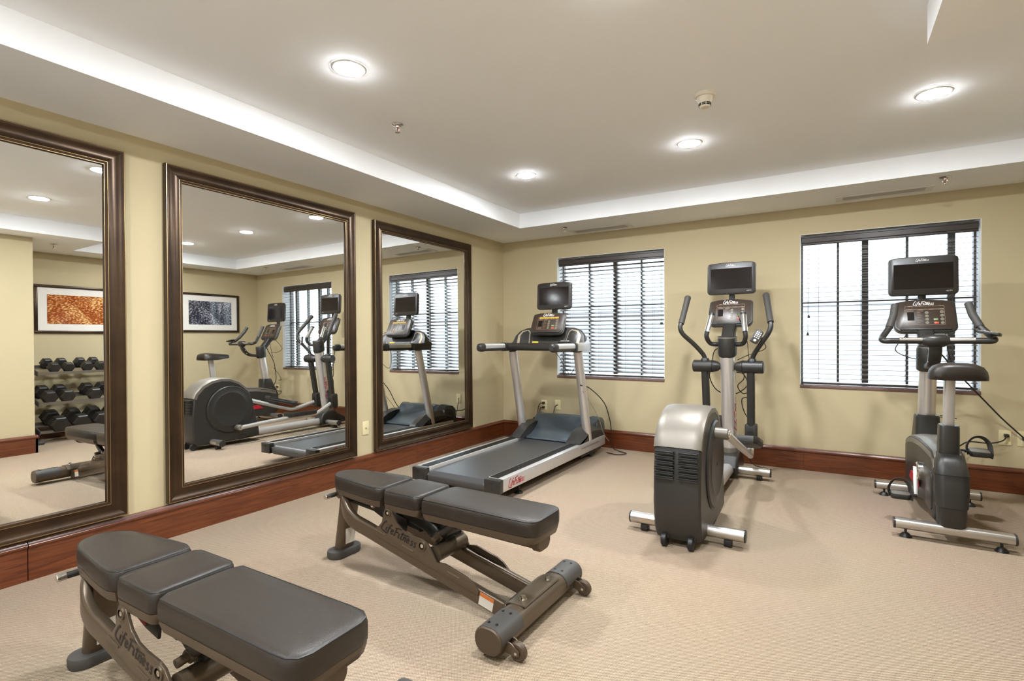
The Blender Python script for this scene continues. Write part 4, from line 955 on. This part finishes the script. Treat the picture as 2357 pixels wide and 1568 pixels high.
    plt = add('bolt_plate', loft([[(x, y, z) for x, z in ((X0-.075, .098), (X0-.058, .112), (X0-.035, .1235), (X0+.038, .1245), (X0+.042, .120), (X0-.035, .118), (X0-.06, .105), (X0-.075, .09))] for y in (-.150, -.145, .145, .150)]), 'bronze', wb, sharp=40)
    for y in (-.105, .105):
        add('hex_bolt', join(cyl((X0+.005, y, .121), (X0+.005, y, .1285), .017, 16), cyl((X0+.005, y, .1285), (X0+.005, y, .142), .011, 6)), 'chrome', plt)
    return R
bench((1.118, -3.445, 0), math.radians(-1.2), 'black padded weight bench in front of the treadmill')
bench((1.072, -4.572, 0), math.radians(1.2), 'black padded weight bench in the foreground, cut off at the bottom')

# ------------------------------------------------------------------ dumbbell rack and dumbbells (seen in the left mirror)
rk = thing('dumbbell_rack', 'three-tier grey dumbbell rack against the right wall, seen in the mirror', 'dumbbell rack', (4.92, -2.45, 0))
for zc, xo in ((.90, .03), (.53, 0), (.185, -.03)):
    m = Matrix.Translation((xo, 0, zc)) @ Matrix.Rotation(math.radians(-14), 4, 'Y')
    sh = add('shelf', xf(join(box(-.19, -.105, -.66, .66, -.016, -.010), box(.05, .14, -.66, .66, -.016, -.010), box(-.195, -.188, -.66, .66, -.016, .016), box(.137, .143, -.66, .66, -.016, .016)), m), 'pewter', rk, smooth=False)
    for y in (-.665, .665): add('shelf_end', xf(box(-.20, .15, y-.006, y+.006, -.03, .025, .004), m), 'rubber_grey', sh)
for y in (-.665, .665):
    add('upright', box(.09, .15, y-.035, y+.035, 0, 1.0, .01), 'rubber_grey', rk)
    add('foot', box(-.27, .20, y-.035, y+.035, 0, .045, .015), 'rubber_grey', rk)
def dumbbell(x, y, z, r, label, gl):
    t = thing('dumbbell', label, 'dumbbell', (x, y, z), 0, 'black hex dumbbells'); t.rotation_euler = (0, math.radians(-14), math.radians(-2))
    L = r*1.25
    hx = lambda k: [(k*r*math.cos(math.radians(60*i)), k*r*math.sin(math.radians(60*i))) for i in range(6)]
    for s in (-1, 1):
        a = s*(.065); b = s*(.065+L)
        add('head', loft([[(xx, y_, z_) for y_, z_ in hx(k)] for xx, k in ((a, .72), (a+s*.008, .93), (a+s*.018, 1), (b-s*.014, 1), (b-s*.004, .90), (b, .78))]), 'hex', t, sharp=20)
    add('handle', sweep([(-.07, 0, 0), (-.03, 0, 0), (0, 0, 0), (.03, 0, 0), (.07, 0, 0)], .016, n=12, scales=[.9, 1, 1.12, 1, .9]), 'chrome', t)
def row(zc, xo, r, ys, words):
    for y, wd in zip(ys, words):
        m = Matrix.Translation((4.92+xo-.025, 0, zc)) @ Matrix.Rotation(math.radians(-14), 4, 'Y')
        p = m @ Vector((0, 0, -.010+r*.866+.001)); dumbbell(p.x, y, p.z, r, wd, None)
row(.90, .03, .0675, (-2.950, -2.808, -2.612, -2.470), ['black hex dumbbell first from the left on the top rack tier', 'black hex dumbbell second from the left on the top rack tier', 'black hex dumbbell third from the left on the top rack tier', 'black hex dumbbell fourth from the left on the top rack tier'])
row(.53, 0, .084, (-3.010, -2.838, -2.552, -2.380), ['black hex dumbbell first from the left on the middle rack tier', 'black hex dumbbell second from the left on the middle rack tier', 'black hex dumbbell third from the left on the middle rack tier', 'black hex dumbbell half hidden by the mirror frame on the middle rack tier'])
row(.185, -.03, .100, (-2.935, -2.715, -2.500, -2.29), ['black hex dumbbell first from the left on the bottom rack tier', 'black hex dumbbell second from the left on the bottom rack tier', 'black hex dumbbell third from the left on the bottom rack tier', 'black hex dumbbell half hidden by the mirror frame on the bottom rack tier'])

# ------------------------------------------------------------------ cables
def cable(name, pts, r, label, m='cable', plug=None, k=6):
    o = add(name, sweep(catmull(pts, k), r, n=7), m); tag(o, label, 'cable')
    if plug:
        for q in plug: add('plug', box(q[0]-.014, q[0]+.014, q[1]-.030, q[1]+.004, q[2]-.012, q[2]+.012, .005), 'black', o)
    return o
cable('power_cord', [(.573, -.035, .447), (.545, -.06, .44), (.525, -.07, .38), (.53, -.08, .26), (.60, -.12, .15), (.75, -.15, .10)], .0045, 'black cord hanging from the upper socket behind the treadmill', plug=[(.573, -.010, .447)])
cable('power_cord', [(.573, -.035, .395), (.55, -.06, .385), (.56, -.08, .33), (.62, -.09, .295), (.72, -.10, .28), (.80, -.14, .20)], .0055, 'thick black cord from the lower socket behind the treadmill', plug=[(.573, -.010, .395)])
cable('antenna_cable', [(.752, -.012, .433), (.735, -.03, .42), (.725, -.05, .36), (.735, -.08, .22)], .004, 'black cable dropping from the cable plate behind the treadmill')
cable('power_cord', [(1.415, -.85, .76), (1.46, -.72, .72), (1.52, -.50, .56), (1.53, -.36, .36), (1.50, -.24, .21), (1.49, -.20, .06), (1.55, -.17, .012), (1.66, -.24, .012), (1.60, -.34, .012), (1.47, -.30, .012)], .005, 'black cord looping from the treadmill upright to the floor')
cable('antenna_cable', [(1.428, -.82, .70), (1.455, -.70, .58), (1.47, -.52, .40), (1.462, -.36, .22), (1.47, -.235, .12)], .003, 'thin grey cable beside the treadmill upright', 'cable_grey')
cable('antenna_cable', [(1.13, -.86, 1.10), (1.17, -.80, 1.02), (1.22, -.76, .90), (1.27, -.76, .86), (1.34, -.80, .93)], .003, 'thin black wire sagging under the treadmill console')
cable('power_cord', [(2.70, -.58, 1.13), (2.58, -.50, 1.10), (2.56, -.53, .96), (2.545, -.55, .86), (2.60, -.50, .74), (2.72, -.42, .70), (2.83, -.36, .78), (2.80, -.34, .88), (2.74, -.36, .90)], .0045, 'black cord draped behind the elliptical mast')
cable('power_cord', [(2.83, -.60, .93), (2.82, -.50, .85), (2.76, -.42, .78), (2.80, -.38, .71), (2.88, -.40, .74), (2.87, -.36, .68), (2.79, -.36, .66), (2.80, -.34, .55), (2.86, -.30, .40), (2.82, -.32, .25), (2.86, -.25, .06), (3.00, -.20, .012)], .0042, 'black cord coiled behind the right arm of the elliptical')
cable('antenna_cable', [(2.98, -.70, 1.20), (3.01, -.66, 1.13), (2.94, -.62, 1.09), (2.86, -.62, 1.06), (2.78, -.58, 1.02)], .003, 'thin black wire under the elliptical remote')
cable('antenna_cable', [(2.78, -.57, 1.42), (2.84, -.50, 1.22), (2.86, -.52, 1.08), (2.87, -.50, .98)], .003, 'thin black wire hanging from the elliptical console')
cable('antenna_cable', [(3.97, -.48, 1.24), (3.90, -.42, 1.12), (3.98, -.42, 1.06), (4.06, -.50, 1.04)], .0035, 'thin black wire looping under the bike console')
cable('antenna_cable', [(4.20, -.44, 1.25), (4.22, -.40, 1.12), (4.25, -.36, 1.02), (4.28, -.32, .96)], .0035, 'black wire hanging from the right of the bike console')
cable('antenna_cable', [(4.14, -.52, 1.12), (4.20, -.45, 1.05), (4.27, -.35, .96), (4.36, -.25, .86), (4.48, -.15, .72), (4.60, -.06, .58), (4.735, -.03, .43)], .0055, 'thick black cable sloping from the bike to the right edge outlet', plug=[(4.735, -.010, .43)])
cable('power_cord', [(4.632, -.036, .448), (4.60, -.06, .41), (4.52, -.07, .385), (4.40, -.10, .39), (4.33, -.16, .36), (4.27, -.26, .34), (4.20, -.36, .32), (4.13, -.44, .30)], .005, 'black cord from the outlet to the back of the bike', plug=[(4.632, -.010, .448)])
cable('antenna_cable', [(4.15, -.40, .80), (4.16, -.30, .68), (4.17, -.26, .60), (4.26, -.24, .585), (4.30, -.22, .58), (4.20, -.23, .60)], .003, 'thin black wire with loose end behind the bike seat post')
